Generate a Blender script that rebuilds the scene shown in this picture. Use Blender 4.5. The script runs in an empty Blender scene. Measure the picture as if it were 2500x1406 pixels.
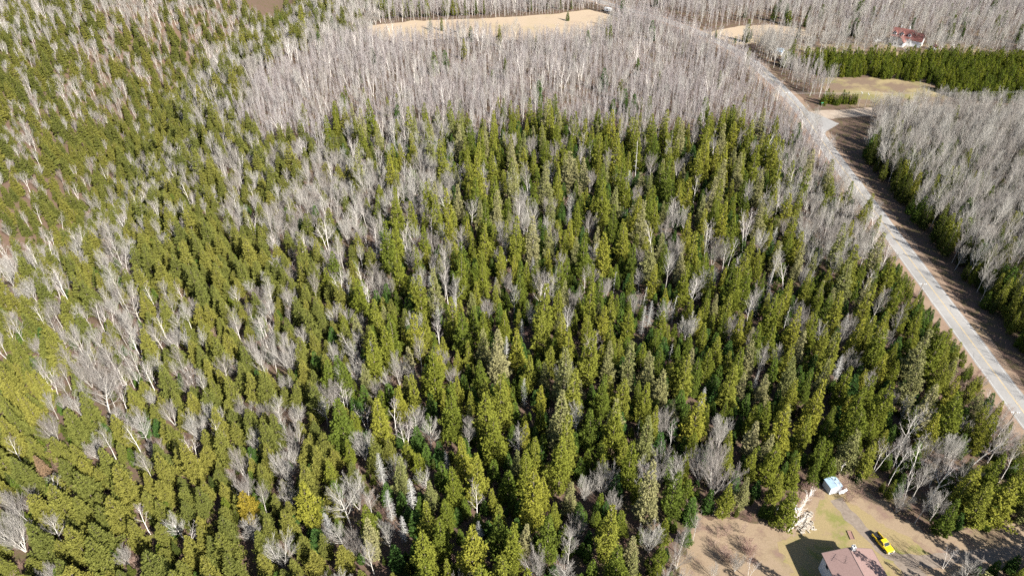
import bpy, math, random
import numpy as np
from math import radians as R_, pi, sin, cos, tan, atan2, hypot

SC = bpy.context.scene
COL = SC.collection
random.seed(11)
RNG = np.random.default_rng(11)

# ------------------------------------------------------------------ camera, sky, sun, exposure
CAM_H = 150.0
PITCH = R_(36.5)            # below the horizon
FPX = 1700.0                # focal length in pixels of a 2500 px wide frame
COSP, SINP = cos(PITCH), sin(PITCH)
cam = bpy.data.cameras.new('camera')
cam.sensor_fit = 'HORIZONTAL'; cam.sensor_width = 36.0
cam.lens = FPX / 2500.0 * 36.0
cam.clip_start = 1.0; cam.clip_end = 9000.0
camo = bpy.data.objects.new('camera', cam); COL.objects.link(camo)
camo.location = (0, 0, CAM_H)
camo.rotation_euler = (pi / 2 - PITCH, 0, 0)
SC.camera = camo

SUN_EL, SUN_AZ = R_(36.0), R_(42.7)       # light travels forward and to the left
sun_from = (sin(SUN_AZ) * cos(SUN_EL), -cos(SUN_AZ) * cos(SUN_EL), sin(SUN_EL))
wd = bpy.data.worlds.new('World'); SC.world = wd; wd.use_nodes = True
nt = wd.node_tree
sky = nt.nodes.new('ShaderNodeTexSky'); sky.sky_type = 'NISHITA'; sky.sun_disc = False
sky.sun_elevation = SUN_EL
sky.sun_rotation = atan2(sun_from[0], sun_from[1])
bg = nt.nodes['Background']; bg.inputs['Strength'].default_value = 0.058
nt.links.new(sky.outputs[0], bg.inputs[0])
sl = bpy.data.lights.new('sun', 'SUN'); sl.energy = 5.0; sl.angle = R_(0.53); sl.color = (1.0, 0.955, 0.88)
so = bpy.data.objects.new('sun', sl); COL.objects.link(so)
so.rotation_euler = (pi / 2 - SUN_EL, 0, SUN_AZ)
so.location = (120, -130, 220)

SC.view_settings.view_transform = 'Standard'
SC.view_settings.look = 'None'
SC.view_settings.exposure = 1.6
SC.view_settings.gamma = 1.0
cy = SC.cycles
cy.max_bounces = 5; cy.diffuse_bounces = 3; cy.glossy_bounces = 2; cy.transmission_bounces = 3
cy.use_denoising = False
cy.caustics_reflective = False; cy.caustics_refractive = False

# ------------------------------------------------------------------ pixel <-> place (pixels of the 2500 x 1406 photograph)
def at(px, py, z=0.0):
    x = (px - 1250) / FPX; y = (py - 703) / FPX
    drop = SINP + y * COSP; fwd = COSP - y * SINP
    t = (CAM_H - z) / drop
    return (x * t, fwd * t, z)
def project(X, Y, Z):
    d = CAM_H - Z
    zc = Y * COSP + d * SINP
    return 1250 + FPX * X / zc, 703 + FPX * (-Y * SINP + d * COSP) / zc, FPX / zc
def poly_at(pts): return [at(*p)[:2] for p in pts]
def inside(x, y, poly):
    c = False; n = len(poly); j = n - 1
    for i in range(n):
        xi, yi = poly[i]; xj, yj = poly[j]
        if (yi > y) != (yj > y) and x < (xj - xi) * (y - yi) / (yj - yi) + xi: c = not c
        j = i
    return c
def smooth(a, b, x):
    t = min(1.0, max(0.0, (x - a) / (b - a))); return t * t * (3 - 2 * t)
def ravine(Y): return -236.0 - 14 * sin(Y / 60.0) - (40 * smooth(260, 150, Y))
def height(X, Y):
    d = X - ravine(Y)
    z = -50.0 * math.exp(-(d / 43.0) ** 2) * smooth(170, 270, Y) * smooth(-60, -150, X)
    if X < -250: z += 0.10 * (-250 - X) * smooth(150, 300, Y)
    z += 1.4 * sin(X / 41.0 + 0.5) * sin(Y / 53.0) * smooth(-105, -180, X)
    return z

# ------------------------------------------------------------------ materials
def new_mat(name):
    m = bpy.data.materials.new(name); m.use_nodes = True
    n = m.node_tree; n.nodes.clear()
    out = n.nodes.new('ShaderNodeOutputMaterial')
    return m, n, out
def noise(n, scale, detail=4.0, coord='Object', rough=0.6):
    tc = n.nodes.new('ShaderNodeTexCoord'); t = n.nodes.new('ShaderNodeTexNoise')
    t.inputs['Scale'].default_value = scale; t.inputs['Detail'].default_value = detail
    t.inputs['Roughness'].default_value = rough
    n.links.new(tc.outputs[coord], t.inputs['Vector'])
    return t.outputs['Fac']
def ramp(n, fac, stops):
    r = n.nodes.new('ShaderNodeValToRGB')
    e = r.color_ramp.elements
    while len(e) < len(stops): e.new(0.5)
    for i, (p, c) in enumerate(stops): e[i].position = p; e[i].color = (*c, 1)
    if fac is not None: n.links.new(fac, r.inputs[0])
    return r.outputs[0]
def mixc(n, fac, a, b, mode='MIX'):
    m = n.nodes.new('ShaderNodeMix'); m.data_type = 'RGBA'; m.blend_type = mode
    for s, v in ((m.inputs['Factor'], fac), (m.inputs[6], a), (m.inputs[7], b)):
        if hasattr(v, 'is_output'): n.links.new(v, s)
        elif isinstance(v, tuple): s.default_value = (*v, 1)
        else: s.default_value = v
    return m.outputs[2]
def pmat(name, stops, scale=2.0, rough=0.85, spec=0.2, detail=4, metal=0.0, bump=0.0, coat=0.0):
    m, n, out = new_mat(name)
    b = n.nodes.new('ShaderNodeBsdfPrincipled')
    fac = noise(n, scale, detail)
    n.links.new(ramp(n, fac, stops), b.inputs['Base Color'])
    b.inputs['Roughness'].default_value = rough
    b.inputs['Specular IOR Level'].default_value = spec
    b.inputs['Metallic'].default_value = metal
    b.inputs['Coat Weight'].default_value = coat
    if bump:
        bp = n.nodes.new('ShaderNodeBump'); bp.inputs['Strength'].default_value = bump
        n.links.new(fac, bp.inputs['Height']); n.links.new(bp.outputs[0], b.inputs['Normal'])
    n.links.new(b.outputs[0], out.inputs[0])
    return m
def flat(name, c, rough=0.6, spec=0.3, var=0.12, scale=1.5, **k):
    a = tuple(x * (1 - var) for x in c); b = tuple(min(1, x * (1 + var)) for x in c)
    return pmat(name, [(0.3, a), (0.7, b)], scale, rough, spec, **k)
def leafmat(name, stops, trans=0.10, scale=0.55):
    """needles: the tint differs from tree to tree and from branch to branch"""
    m, n, out = new_mat(name)
    oi = n.nodes.new('ShaderNodeObjectInfo')
    c1 = ramp(n, oi.outputs['Random'], stops)
    nz = noise(n, scale, 3)
    c2 = mixc(n, nz, (0.62, 0.66, 0.6), (1.35, 1.30, 1.2))
    c = mixc(n, 1.0, c1, c2, 'MULTIPLY')
    d = n.nodes.new('ShaderNodeBsdfDiffuse'); t = n.nodes.new('ShaderNodeBsdfTranslucent')
    mx = n.nodes.new('ShaderNodeMixShader'); mx.inputs[0].default_value = trans
    n.links.new(c, d.inputs[0]); n.links.new(c, t.inputs[0])
    n.links.new(d.outputs[0], mx.inputs[1]); n.links.new(t.outputs[0], mx.inputs[2])
    n.links.new(mx.outputs[0], out.inputs[0])
    return m
def barkmat(name, stops, scale=1.2, var=(0.85, 1.15)):
    m, n, out = new_mat(name)
    oi = n.nodes.new('ShaderNodeObjectInfo')
    c1 = ramp(n, oi.outputs['Random'], stops)
    nz = noise(n, scale, 3)
    c2 = mixc(n, nz, (var[0],) * 3, (var[1],) * 3)
    d = n.nodes.new('ShaderNodeBsdfDiffuse')
    n.links.new(mixc(n, 1.0, c1, c2, 'MULTIPLY'), d.inputs[0])
    n.links.new(d.outputs[0], out.inputs[0])
    return m

M = {}
M['spruce'] = leafmat('spruce_needles', [(0.0, (0.077, 0.103, 0.020)), (0.35, (0.128, 0.142, 0.023)), (0.7, (0.155, 0.164, 0.031)), (1.0, (0.187, 0.185, 0.031))])
M['grey'] = leafmat('lichen_needles', [(0.0, (0.150, 0.160, 0.060)), (0.5, (0.190, 0.185, 0.085)), (1.0, (0.230, 0.215, 0.115))])
M['fir'] = leafmat('fir_needles', [(0.0, (0.099, 0.111, 0.031)), (0.5, (0.128, 0.134, 0.034)), (1.0, (0.166, 0.158, 0.038))])
M['young'] = leafmat('young_fir_needles', [(0.0, (0.043, 0.086, 0.025)), (0.5, (0.067, 0.106, 0.022)), (1.0, (0.104, 0.126, 0.020))])
M['plant'] = leafmat('plantation_needles', [(0.0, (0.074, 0.097, 0.017)), (0.5, (0.097, 0.118, 0.017)), (1.0, (0.129, 0.140, 0.019))])
M['yellow'] = leafmat('yellow_needles', [(0.0, (0.200, 0.157, 0.024)), (1.0, (0.208, 0.162, 0.027))])
M['rust'] = leafmat('rusty_needles', [(0.0, (.185, .125, .085)), (1.0, (.20, .135, .09))])
M['dark'] = leafmat('shade_tinted_spruce_needles', [(0.0, (.045, .060, .016)), (1.0, (.085, .095, .020))])  # spruce tint darkened, shade under the bare trees put into the colour
M['ctrunk'] = barkmat('conifer_bark', [(0.0, (.12, .095, .075)), (1.0, (.20, .165, .135))])
M['trunk'] = barkmat('grey_bark', [(0.0, (0.346, 0.320, 0.285)), (1.0, (0.518, 0.493, 0.450))])
M['twig'] = barkmat('bare_twigs', [(0.0, (0.222, 0.197, 0.179)), (0.5, (0.275, 0.254, 0.230)), (1.0, (0.328, 0.314, 0.283))])
M['pole'] = barkmat('young_hardwood_bark', [(0.0, (0.326, 0.294, 0.276)), (0.6, (0.400, 0.374, 0.352)), (1.0, (0.489, 0.481, 0.454))])
M['poletwig'] = barkmat('young_hardwood_twigs', [(0.0, (0.239, 0.204, 0.204)), (0.5, (0.291, 0.262, 0.255)), (1.0, (0.343, 0.318, 0.306))])
M['birch'] = pmat('birch_bark', [(0.28, (0.110, 0.099, 0.088)), (0.36, (0.683, 0.637, 0.583)), (1.0, (0.792, 0.759, 0.704))], 3.0)
M['birchtwig'] = barkmat('birch_twigs', [(0.0, (0.272, 0.231, 0.218)), (1.0, (0.354, 0.320, 0.299))])
M['silver'] = barkmat('silver_dead_wood', [(0.0, (0.299, 0.292, 0.272)), (1.0, (0.422, 0.415, 0.388))])
M['redtwig'] = barkmat('brown_brush_twigs', [(0.0, (.20, .12, .10)), (0.5, (.27, .18, .15)), (1.0, (.32, .24, .19))])

# ------------------------------------------------------------------ mesh helpers
def link(name, me, parent=None):
    o = bpy.data.objects.new(name, me); COL.objects.link(o)
    if parent: o.parent = parent
    return o
def mesh_from(name, V, Q, mats, midx=None, smooth_=False):
    """V (n,3) array, Q (m,4) array of quads (repeat the last index for a triangle is not used)"""
    me = bpy.data.meshes.new(name)
    V = np.asarray(V, dtype=np.float32); Q = np.asarray(Q, dtype=np.int32)
    me.vertices.add(len(V)); me.vertices.foreach_set('co', V.ravel())
    me.loops.add(Q.size); me.loops.foreach_set('vertex_index', Q.ravel())
    me.polygons.add(len(Q)); me.polygons.foreach_set('loop_start', np.arange(0, Q.size, 4, dtype=np.int32))
    if midx is not None: me.polygons.foreach_set('material_index', np.asarray(midx, dtype=np.int32))
    if smooth_: me.polygons.foreach_set('use_smooth', np.ones(len(Q), dtype=bool))
    for m in mats: me.materials.append(m)
    me.update(calc_edges=True)
    return me
class MB:
    """collects boxes, tubes, prisms; build() links them as one mesh object"""
    def __init__(s): s.v = []; s.f = []
    def add(s, vs, fs):
        k = len(s.v); s.v += [tuple(v) for v in vs]; s.f += [tuple(i + k for i in f) for f in fs]; return s
    def box(s, x0, y0, z0, x1, y1, z1):
        return s.add([(x0, y0, z0), (x1, y0, z0), (x1, y1, z0), (x0, y1, z0), (x0, y0, z1), (x1, y0, z1), (x1, y1, z1), (x0, y1, z1)],
                     [(3, 2, 1, 0), (4, 5, 6, 7), (0, 1, 5, 4), (1, 2, 6, 5), (2, 3, 7, 6), (3, 0, 4, 7)])
    def tube(s, p0, p1, r0, r1=None, n=8, caps=True):
        r1 = r0 if r1 is None else r1
        p0 = np.array(p0, float); p1 = np.array(p1, float); d = p1 - p0; d /= np.linalg.norm(d)
        a = np.cross(d, (0, 0, 1) if abs(d[2]) < .9 else (1, 0, 0)); a /= np.linalg.norm(a); b = np.cross(d, a)
        vs = []
        for p, r in ((p0, r0), (p1, r1)):
            for i in range(n):
                t = 2 * pi * i / n; vs.append(p + r * (cos(t) * a + sin(t) * b))
        fs = [(i, (i + 1) % n, n + (i + 1) % n, n + i) for i in range(n)]
        if caps: fs += [tuple(range(n - 1, -1, -1)), tuple(range(n, 2 * n))]
        return s.add(vs, fs)
    def extrude(s, pts, axis, a, b):
        """closed outline (2-D) extruded along axis 'x' or 'y' from a to b"""
        n = len(pts)
        mk = (lambda p, t: (t, p[0], p[1])) if axis == 'x' else (lambda p, t: (p[0], t, p[1])) if axis == 'y' else (lambda p, t: (p[0], p[1], t))
        vs = [mk(p, a) for p in pts] + [mk(p, b) for p in pts]
        fs = [tuple(range(n))[::-1], tuple(range(n, 2 * n))] + [(i, (i + 1) % n, n + (i + 1) % n, n + i) for i in range(n)]
        return s.add(vs, fs)
    def build(s, name, mat, parent=None, bevel=0.0, smooth_=False):
        me = bpy.data.meshes.new(name); me.from_pydata(s.v, [], s.f)
        import bmesh
        bm = bmesh.new(); bm.from_mesh(me); bmesh.ops.recalc_face_normals(bm, faces=bm.faces)
        if bevel: bmesh.ops.bevel(bm, geom=bm.edges[:], offset=bevel, segments=2, affect='EDGES', clamp_overlap=True)
        bm.to_mesh(me); bm.free()
        if smooth_: me.polygons.foreach_set('use_smooth', [True] * len(me.polygons))
        me.materials.append(mat); me.update()
        return link(name, me, parent)
def tag(o, label=None, cat=None, group=None, kind=None):
    if label: o['label'] = label
    if cat: o['category'] = cat
    if group: o['group'] = group
    if kind: o['kind'] = kind
    return o
def empty(name, loc, rz=0.0, label=None, cat=None, group=None):
    o = bpy.data.objects.new(name, None); COL.objects.link(o)
    o.location = loc; o.rotation_euler = (0, 0, rz); o.empty_display_size = 0.5
    return tag(o, label, cat, group)

def tubes(segs, sides=3):
    """segs: rows p0 p1 r0 r1 -> V, Q arrays (open tubes)"""
    S = np.asarray(segs, dtype=np.float64)
    p0, p1, r0, r1 = S[:, 0:3], S[:, 3:6], S[:, 6], S[:, 7]
    d = p1 - p0; d /= np.maximum(np.linalg.norm(d, axis=1, keepdims=True), 1e-6)
    ref = np.where(np.abs(d[:, 2:3]) < .9, np.array([[0, 0, 1.]]), np.array([[1., 0, 0]]))
    a = np.cross(d, ref); a /= np.linalg.norm(a, axis=1, keepdims=True); b = np.cross(d, a)
    vs = []
    for p, r in ((p0, r0), (p1, r1)):
        for i in range(sides):
            t = 2 * pi * i / sides
            vs.append(p + r[:, None] * (cos(t) * a + sin(t) * b))
    V = np.stack(vs, axis=1).reshape(-1, 3)
    base = (np.arange(len(S)) * 2 * sides)[:, None]
    Q = []
    for i in range(sides):
        j = (i + 1) % sides
        Q.append(np.stack([base[:, 0] + i, base[:, 0] + j, base[:, 0] + sides + j, base[:, 0] + sides + i], axis=1))
    return V, np.concatenate(Q, axis=0)
def kites(c, d, s, l, w):
    """leaf-sized kites: centre, long axis, side axis, length, width"""
    c = np.asarray(c); d = np.asarray(d); s = np.asarray(s); l = np.asarray(l)[:, None]; w = np.asarray(w)[:, None]
    V = np.stack([c - d * l * .45, c + s * w * .5 + d * l * .05, c + d * l * .55, c - s * w * .5 + d * l * .05], axis=1).reshape(-1, 3)
    Q = np.arange(len(V)).reshape(-1, 4)
    return V, Q
def join(parts):
    V, Q, mi, k = [], [], [], 0
    for v, q, m in parts:
        V.append(v); Q.append(q + k); mi.append(np.full(len(q), m)); k += len(v)
    return np.concatenate(V), np.concatenate(Q), np.concatenate(mi)

# ------------------------------------------------------------------ trees: shapes (all about their real size, base at the origin)
def conifer(seed, Ht, base, rad, power, step, ragged, droop, leaf, nb=7, tuft=1.15, vert=1.0, dead=False):
    """returns trunk segs, crown kites (c,d,s,l,w), bare branch segs"""
    g = random.Random(seed)
    lean = (g.uniform(-.02, .02), g.uniform(-.02, .02))
    def axis(z): return np.array([lean[0] * z + .10 * sin(z * .5 + seed), lean[1] * z + .10 * sin(z * .43 + 2 * seed), z])
    tr = []; r0 = 0.012 * Ht
    N = 9
    for i in range(N):
        a, b = Ht * i / N, Ht * (i + 1) / N
        tr.append([*axis(a), *axis(b), r0 * (1 - .93 * i / N), r0 * (1 - .93 * (i + 1) / N)])
    C, D, S, L, W, br = [], [], [], [], [], []
    ph = [g.uniform(0, 6.28) for _ in range(4)]
    z = base
    while z < Ht - .12:
        t = (Ht - z) / (Ht - base)                      # 0 top .. 1 bottom
        prof = rad * (t ** power) * (1.0 - .30 * max(0, t - .78) / .22)
        prof *= 1 + ragged * .5 * sin(z * 2.1 + ph[0])
        n = max(3, int(nb * (.55 + .6 * t)))
        a0 = g.uniform(0, 6.28)
        for k in range(n):
            az = a0 + 2 * pi * k / n + g.uniform(-.3, .3)
            clump = 1 + ragged * (.6 * sin(az * 2 + ph[1] + z * .6) + .5 * sin(az * 3 + ph[2] - z * .9))
            ln = prof * clump * g.uniform(.72, 1.14) + .18
            if ln < .12 or g.random() < ragged * .22: continue
            el = (.75 - 1.15 * t - droop) + g.uniform(-.14, .14)
            o = np.array([cos(az), sin(az), 0.]); side = np.array([-sin(az), cos(az), 0.])
            p0 = axis(z + g.uniform(-.15, .15))
            m = max(1, int(round(ln / (leaf * tuft))))
            def pt(s):
                return p0 + o * (s * ln * cos(el)) + np.array([0, 0, 1.]) * (s * ln * sin(el) - droop * .35 * ln * s * s + .10 * ln * s ** 3)
            if dead or g.random() < .12:
                q0 = p0
                for j in range(1, 4):
                    q = pt(j / 3); br.append([*q0, *q, .035 * (1.2 - j * .25), .035 * (1.0 - j * .25)]); q0 = q
            if dead:
                for j in range(max(3, int(ln * 5))):
                    s = g.uniform(.2, 1); q = pt(s); w = g.choice((-1, 1))
                    e = q + (o * g.uniform(.1, .5) + side * w * g.uniform(.2, .6) + np.array([0, 0, g.uniform(-.35, .05)])) * (.5 + .3 * ln * (1 - s))
                    br.append([*q, *e, .020, .012])
                continue
            for j in range(m):
                s = (.34 + .66 * (j + g.uniform(.3, 1)) / m) if m > 1 else g.uniform(.75, 1)
                q = pt(s)
                wid = .42 * ln * (1.08 - s) ** .8
                for w in ((-1, 0, 1) if (wid > leaf * .55) else (g.choice((-1, 1)) * .5,)):
                    if w == 0 and s < .6 and g.random() < .5: continue
                    c0 = q + side * (w * wid * g.uniform(.7, 1.1)) + np.array([0, 0, g.uniform(-.12, .10) - .12 * abs(w) * wid])
                    ax = o * (1.0 - .35 * abs(w)) + side * (.75 * w)
                    for _k in range(8):
                        dd = ax * g.uniform(.25, 1.0) + side * g.uniform(-.75, .75) + o * g.uniform(-.35, .35) + np.array([0, 0, g.uniform(-.55, .75) * vert + .12])
                        dd /= np.linalg.norm(dd)
                        ss = np.cross(dd, o * g.uniform(.1, 1.0) + np.array([g.uniform(-.55, .55), g.uniform(-.55, .55), g.uniform(.25, 1.)]))
                        ss /= np.linalg.norm(ss)
                        lf = leaf * g.uniform(.75, 1.35)
                        C.append(c0 + dd * lf * .38); D.append(dd); S.append(ss)
                        L.append(lf); W.append(lf * g.uniform(.26, .44))
        z += step * g.uniform(.75, 1.25) * (.55 + .55 * t)
    # leader
    for _ in range(8):
        q = axis(Ht - g.uniform(0, .5)); dd = np.array([g.uniform(-.5, .5), g.uniform(-.5, .5), 1.]); dd /= np.linalg.norm(dd)
        ss = np.cross(dd, np.array([1., g.uniform(-1, 1), .1])); ss /= np.linalg.norm(ss)
        if not dead: C.append(q); D.append(dd); S.append(ss); L.append(leaf * .9); W.append(leaf * .35)
    return tr, (C, D, S, L, W), br

def bare(seed, kind):
    """returns trunk segs, crown segs, limb segs"""
    g = random.Random(seed)
    tr, cr, lb = [], [], []
    up = np.array([0, 0, 1.])
    def rot_dir(d, ang, az):
        a = np.cross(d, up if abs(d[2]) < .95 else np.array([1., 0, 0])); a /= np.linalg.norm(a); b = np.cross(d, a)
        v = d * cos(ang) + (a * cos(az) + b * sin(az)) * sin(ang)
        return v / np.linalg.norm(v)
    def grow(p, d, L, r, lev, spec):
        k = {0: 6, 1: 4, 2: 3}.get(lev, 2)
        wob, trop = spec['wob'], spec['trop'][lev]
        pts = [p]; dirs = []
        for i in range(k):
            d = d + np.array([g.uniform(-wob, wob), g.uniform(-wob, wob), g.uniform(-wob, wob) + trop / k])
            d /= np.linalg.norm(d); p = p + d * (L / k); pts.append(p); dirs.append(d)
        r_end = r * spec['taper'][lev]
        for i in range(k):
            f0, f1 = i / k, (i + 1) / k
            (tr if lev == 0 else lb if lev == 1 else cr).append([*pts[i], *pts[i + 1], r + (r_end - r) * f0, r + (r_end - r) * f1])
        if lev + 1 >= len(spec['n']): return
        n = spec['n'][lev + 1]; n = max(1, int(round(n * g.uniform(.8, 1.2))))
        s0 = spec['start'][lev]
        for j in range(n):
            s = s0 + (1 - s0) * (j + g.random()) / n
            i = min(k - 1, int(s * k)); q = pts[i] + (pts[i + 1] - pts[i]) * (s * k - i)
            ang = spec['ang'][lev + 1] * g.uniform(.7, 1.3)
            az = j * 2.4 + g.uniform(-.6, .6)
            ln = L * spec['len'][lev + 1] * g.uniform(.7, 1.2) * (1.15 - .55 * s)
            grow(q, rot_dir(dirs[i], ang, az), ln, max(spec['rmin'], (r + (r_end - r) * s) * (.50 if lev == 0 else .50)), lev + 1, spec)
    if kind == 'maple':      # broom of stems from the ground, wide round head
        spec = dict(n=[1, 9, 8, 7], start=[.16, .12, .1], ang=[0, .46, .42, .5], len=[1, .62, .46, .5], trop=[.18, .42, .35, .25], taper=[.30, .35, .5, .6], wob=.065, rmin=.0125)
        ns = g.choice((4, 5, 6))
        for i in range(ns):
            a = 2 * pi * i / ns + g.uniform(-.4, .4); t = g.uniform(.18, .42)
            grow(np.array([.12 * cos(a), .12 * sin(a), 0]), np.array([cos(a) * sin(t), sin(a) * sin(t), cos(t)]), g.uniform(7.6, 9.4), .12, 0, spec)
    elif kind == 'oak':      # one trunk, spreading head
        spec = dict(n=[1, 16, 9, 8], start=[.30, .12, .1], ang=[0, .78, .50, .5], len=[1, .60, .46, .5], trop=[.0, .55, .32, .2], taper=[.25, .3, .5, .6], wob=.075, rmin=.0125)
        grow(np.zeros(3), np.array([g.uniform(-.08, .08), g.uniform(-.08, .08), 1.]), g.uniform(9.5, 11), .21, 0, spec)
    elif kind == 'tall':     # forest-grown, high narrow head
        spec = dict(n=[1, 18, 8, 7], start=[.34, .12, .1], ang=[0, .55, .46, .5], len=[1, .38, .46, .5], trop=[.0, .5, .35, .25], taper=[.2, .3, .5, .6], wob=.06, rmin=.0125)
        grow(np.zeros(3), np.array([g.uniform(-.06, .06), g.uniform(-.06, .06), 1.]), g.uniform(13, 15), .17, 0, spec)
    elif kind == 'pole':     # slim tree of a dense young stand
        spec = dict(n=[1, 18, 7, 5], start=[.30, .12, .1], ang=[0, .48, .48, .5], len=[1, .22, .5, .55], trop=[.0, .4, .3, .2], taper=[.2, .4, .6, .7], wob=.045, rmin=.014)
        grow(np.zeros(3), np.array([g.uniform(-.05, .05), g.uniform(-.05, .05), 1.]), g.uniform(11.5, 13.5), .105, 0, spec)
    elif kind == 'birch':    # white leaning trunks
        spec = dict(n=[1, 10, 5, 5], start=[.38, .2, .15], ang=[0, .62, .6, .7], len=[1, .36, .45, .5], trop=[.06, .35, .10, -.15], taper=[.22, .3, .5, .6], wob=.09, rmin=.016)
        for i in range(g.choice((1, 2, 2))):
            a = g.uniform(0, 6.28); t = g.uniform(.04, .22)
            grow(np.array([.2 * cos(a), .2 * sin(a), 0]), np.array([cos(a) * sin(t), sin(a) * sin(t), cos(t)]), g.uniform(11, 13), .13, 0, spec)
    elif kind == 'shrub':
        spec = dict(n=[1, 5, 5, 3], start=[.15, .15, .15], ang=[0, .6, .6, .6], len=[1, .55, .5, .5], trop=[.1, .2, .2, .1], taper=[.4, .5, .6, .7], wob=.15, rmin=.013)
        for i in range(6):
            a = 2 * pi * i / 6 + g.uniform(-.4, .4); t = g.uniform(.15, .75)
            grow(np.array([.25 * cos(a), .25 * sin(a), 0]), np.array([cos(a) * sin(t), sin(a) * sin(t), cos(t)]), g.uniform(2.2, 3.4), .03, 0, spec)
    elif kind == 'snag':
        spec = dict(n=[1, 18, 2], start=[.25, .3], ang=[0, 1.5, .6], len=[1, .085, .5], trop=[.0, -.3, -.1], taper=[.3, .5, .6], wob=.04, rmin=.022)
        grow(np.zeros(3), np.array([g.uniform(-.10, .10), g.uniform(-.10, .10), 1.]), g.uniform(10, 13), .15, 0, spec)
    return tr, cr, lb

SPECIES = {}      # species -> list of (trunk mesh, crown mesh, whole mesh)
def bank(key, variants):
    SPECIES[key] = variants
def conifer_set(key, leafm, params, n, seed, trunkm='ctrunk', whole=True):
    out = []
    for i in range(n):
        p = dict(params); g = random.Random(seed + i)
        p['Ht'] *= g.uniform(.92, 1.08); p['rad'] *= g.uniform(.85, 1.18); p['power'] *= g.uniform(.9, 1.15)
        tr, kt, br = conifer(seed + i, **p)
        tv, tq = tubes(tr, 6)
        if p.get('dead'):
            cv, cq = tubes(br, 3); cm = np.zeros(len(cq), int)
        else:
            kv, kq = kites(*kt); parts = [(kv, kq, 0)]
            if br: bv, bq = tubes(br, 3); parts.append((bv, bq, 1))
            cv, cq, cm = join(parts)
        tme = mesh_from(key + '_trunk', tv, tq, [M[trunkm]], smooth_=True)
        cme = mesh_from(key + '_crown', cv, cq, [M[leafm], M[trunkm]], cm)
        wv, wq, wm = join([(cv, cq, 0), (tv, tq, 1)])
        wm = np.concatenate([cm, np.ones(len(tq), int)])
        wme = mesh_from(key + '_tree', wv, wq, [M[leafm], M[trunkm]], wm)
        out.append((tme, cme, wme))
    bank(key, out)
def recolour(key, src, leafm):
    out = []
    for t, c, w in SPECIES[src]:
        c = c.copy(); c.materials[0] = M[leafm]; w = w.copy(); w.materials[0] = M[leafm]; out.append((t, c, w))
    bank(key, out)
def bare_set(key, kind, trunkm, twigm, n, seed):
    out = []
    for i in range(n):
        tr, cr, lb = bare(seed + i, kind)
        tv, tq = tubes(tr, 5); v1, q1 = tubes(cr, 3) if cr else tubes(lb, 3); v2, q2 = tubes(lb, 4)
        cv, cq, cm = join([(v1, q1, 0), (v2, q2, 1)])
        tme = mesh_from(key + '_trunk', tv, tq, [M[trunkm]], smooth_=True)
        cme = mesh_from(key + '_crown', cv, cq, [M[twigm], M[trunkm]], cm)
        wv, wq, _ = join([(cv, cq, 0), (tv, tq, 1)])
        wme = mesh_from(key + '_tree', wv, wq, [M[twigm], M[trunkm]], np.concatenate([cm, np.ones(len(tq), int)]))
        out.append((tme, cme, wme))
    bank(key, out)

conifer_set('spruce', 'spruce', dict(Ht=17.0, base=2.4, rad=2.85, power=.96, step=.70, ragged=.34, droop=.12, leaf=.50, nb=8, vert=.75), 10, 100)
recolour('lichen', 'spruce', 'grey'); SPECIES['lichen'] = SPECIES['lichen'][:6]
conifer_set('fir', 'fir', dict(Ht=12.5, base=1.2, rad=3.1, power=.86, step=.62, ragged=.20, droop=.02, leaf=.44, nb=9, vert=.5), 9, 300)
recolour('darkshadespruce', 'spruce', 'dark'); SPECIES['darkshadespruce'] = SPECIES['darkshadespruce'][:6]
recolour('yellowfir', 'fir', 'yellow'); recolour('rustfir', 'fir', 'rust')
conifer_set('youngfir', 'young', dict(Ht=8.5, base=.4, rad=2.0, power=.95, step=.50, ragged=.10, droop=.0, leaf=.42, nb=8, vert=.6), 5, 500)
conifer_set('plant', 'plant', dict(Ht=7.6, base=.3, rad=1.75, power=.80, step=.55, ragged=.10, droop=-.15, leaf=.50, nb=7), 5, 600)
conifer_set('deadspruce', 'silver', dict(Ht=12.0, base=1.8, rad=1.7, power=.75, step=.55, ragged=.15, droop=.25, leaf=.5, nb=7, dead=True), 3, 700, 'silver')
bare_set('maple', 'maple', 'trunk', 'twig', 6, 20)
bare_set('oak', 'oak', 'trunk', 'twig', 4, 40)
bare_set('tall', 'tall', 'trunk', 'twig', 5, 60)
bare_set('pole', 'pole', 'pole', 'poletwig', 6, 80)
bare_set('birch', 'birch', 'birch', 'birchtwig', 4, 90)
bare_set('shrub', 'shrub', 'redtwig', 'redtwig', 3, 110)
bare_set('snag', 'snag', 'silver', 'silver', 3, 120)
NOMINAL = dict(darkshadespruce=17, spruce=17, lichen=17, fir=12.5, yellowfir=12.5, rustfir=12.5, youngfir=8.5, plant=7.6, deadspruce=12, maple=11, oak=12, tall=15, pole=13, birch=12, shrub=3, snag=11.5)

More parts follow.
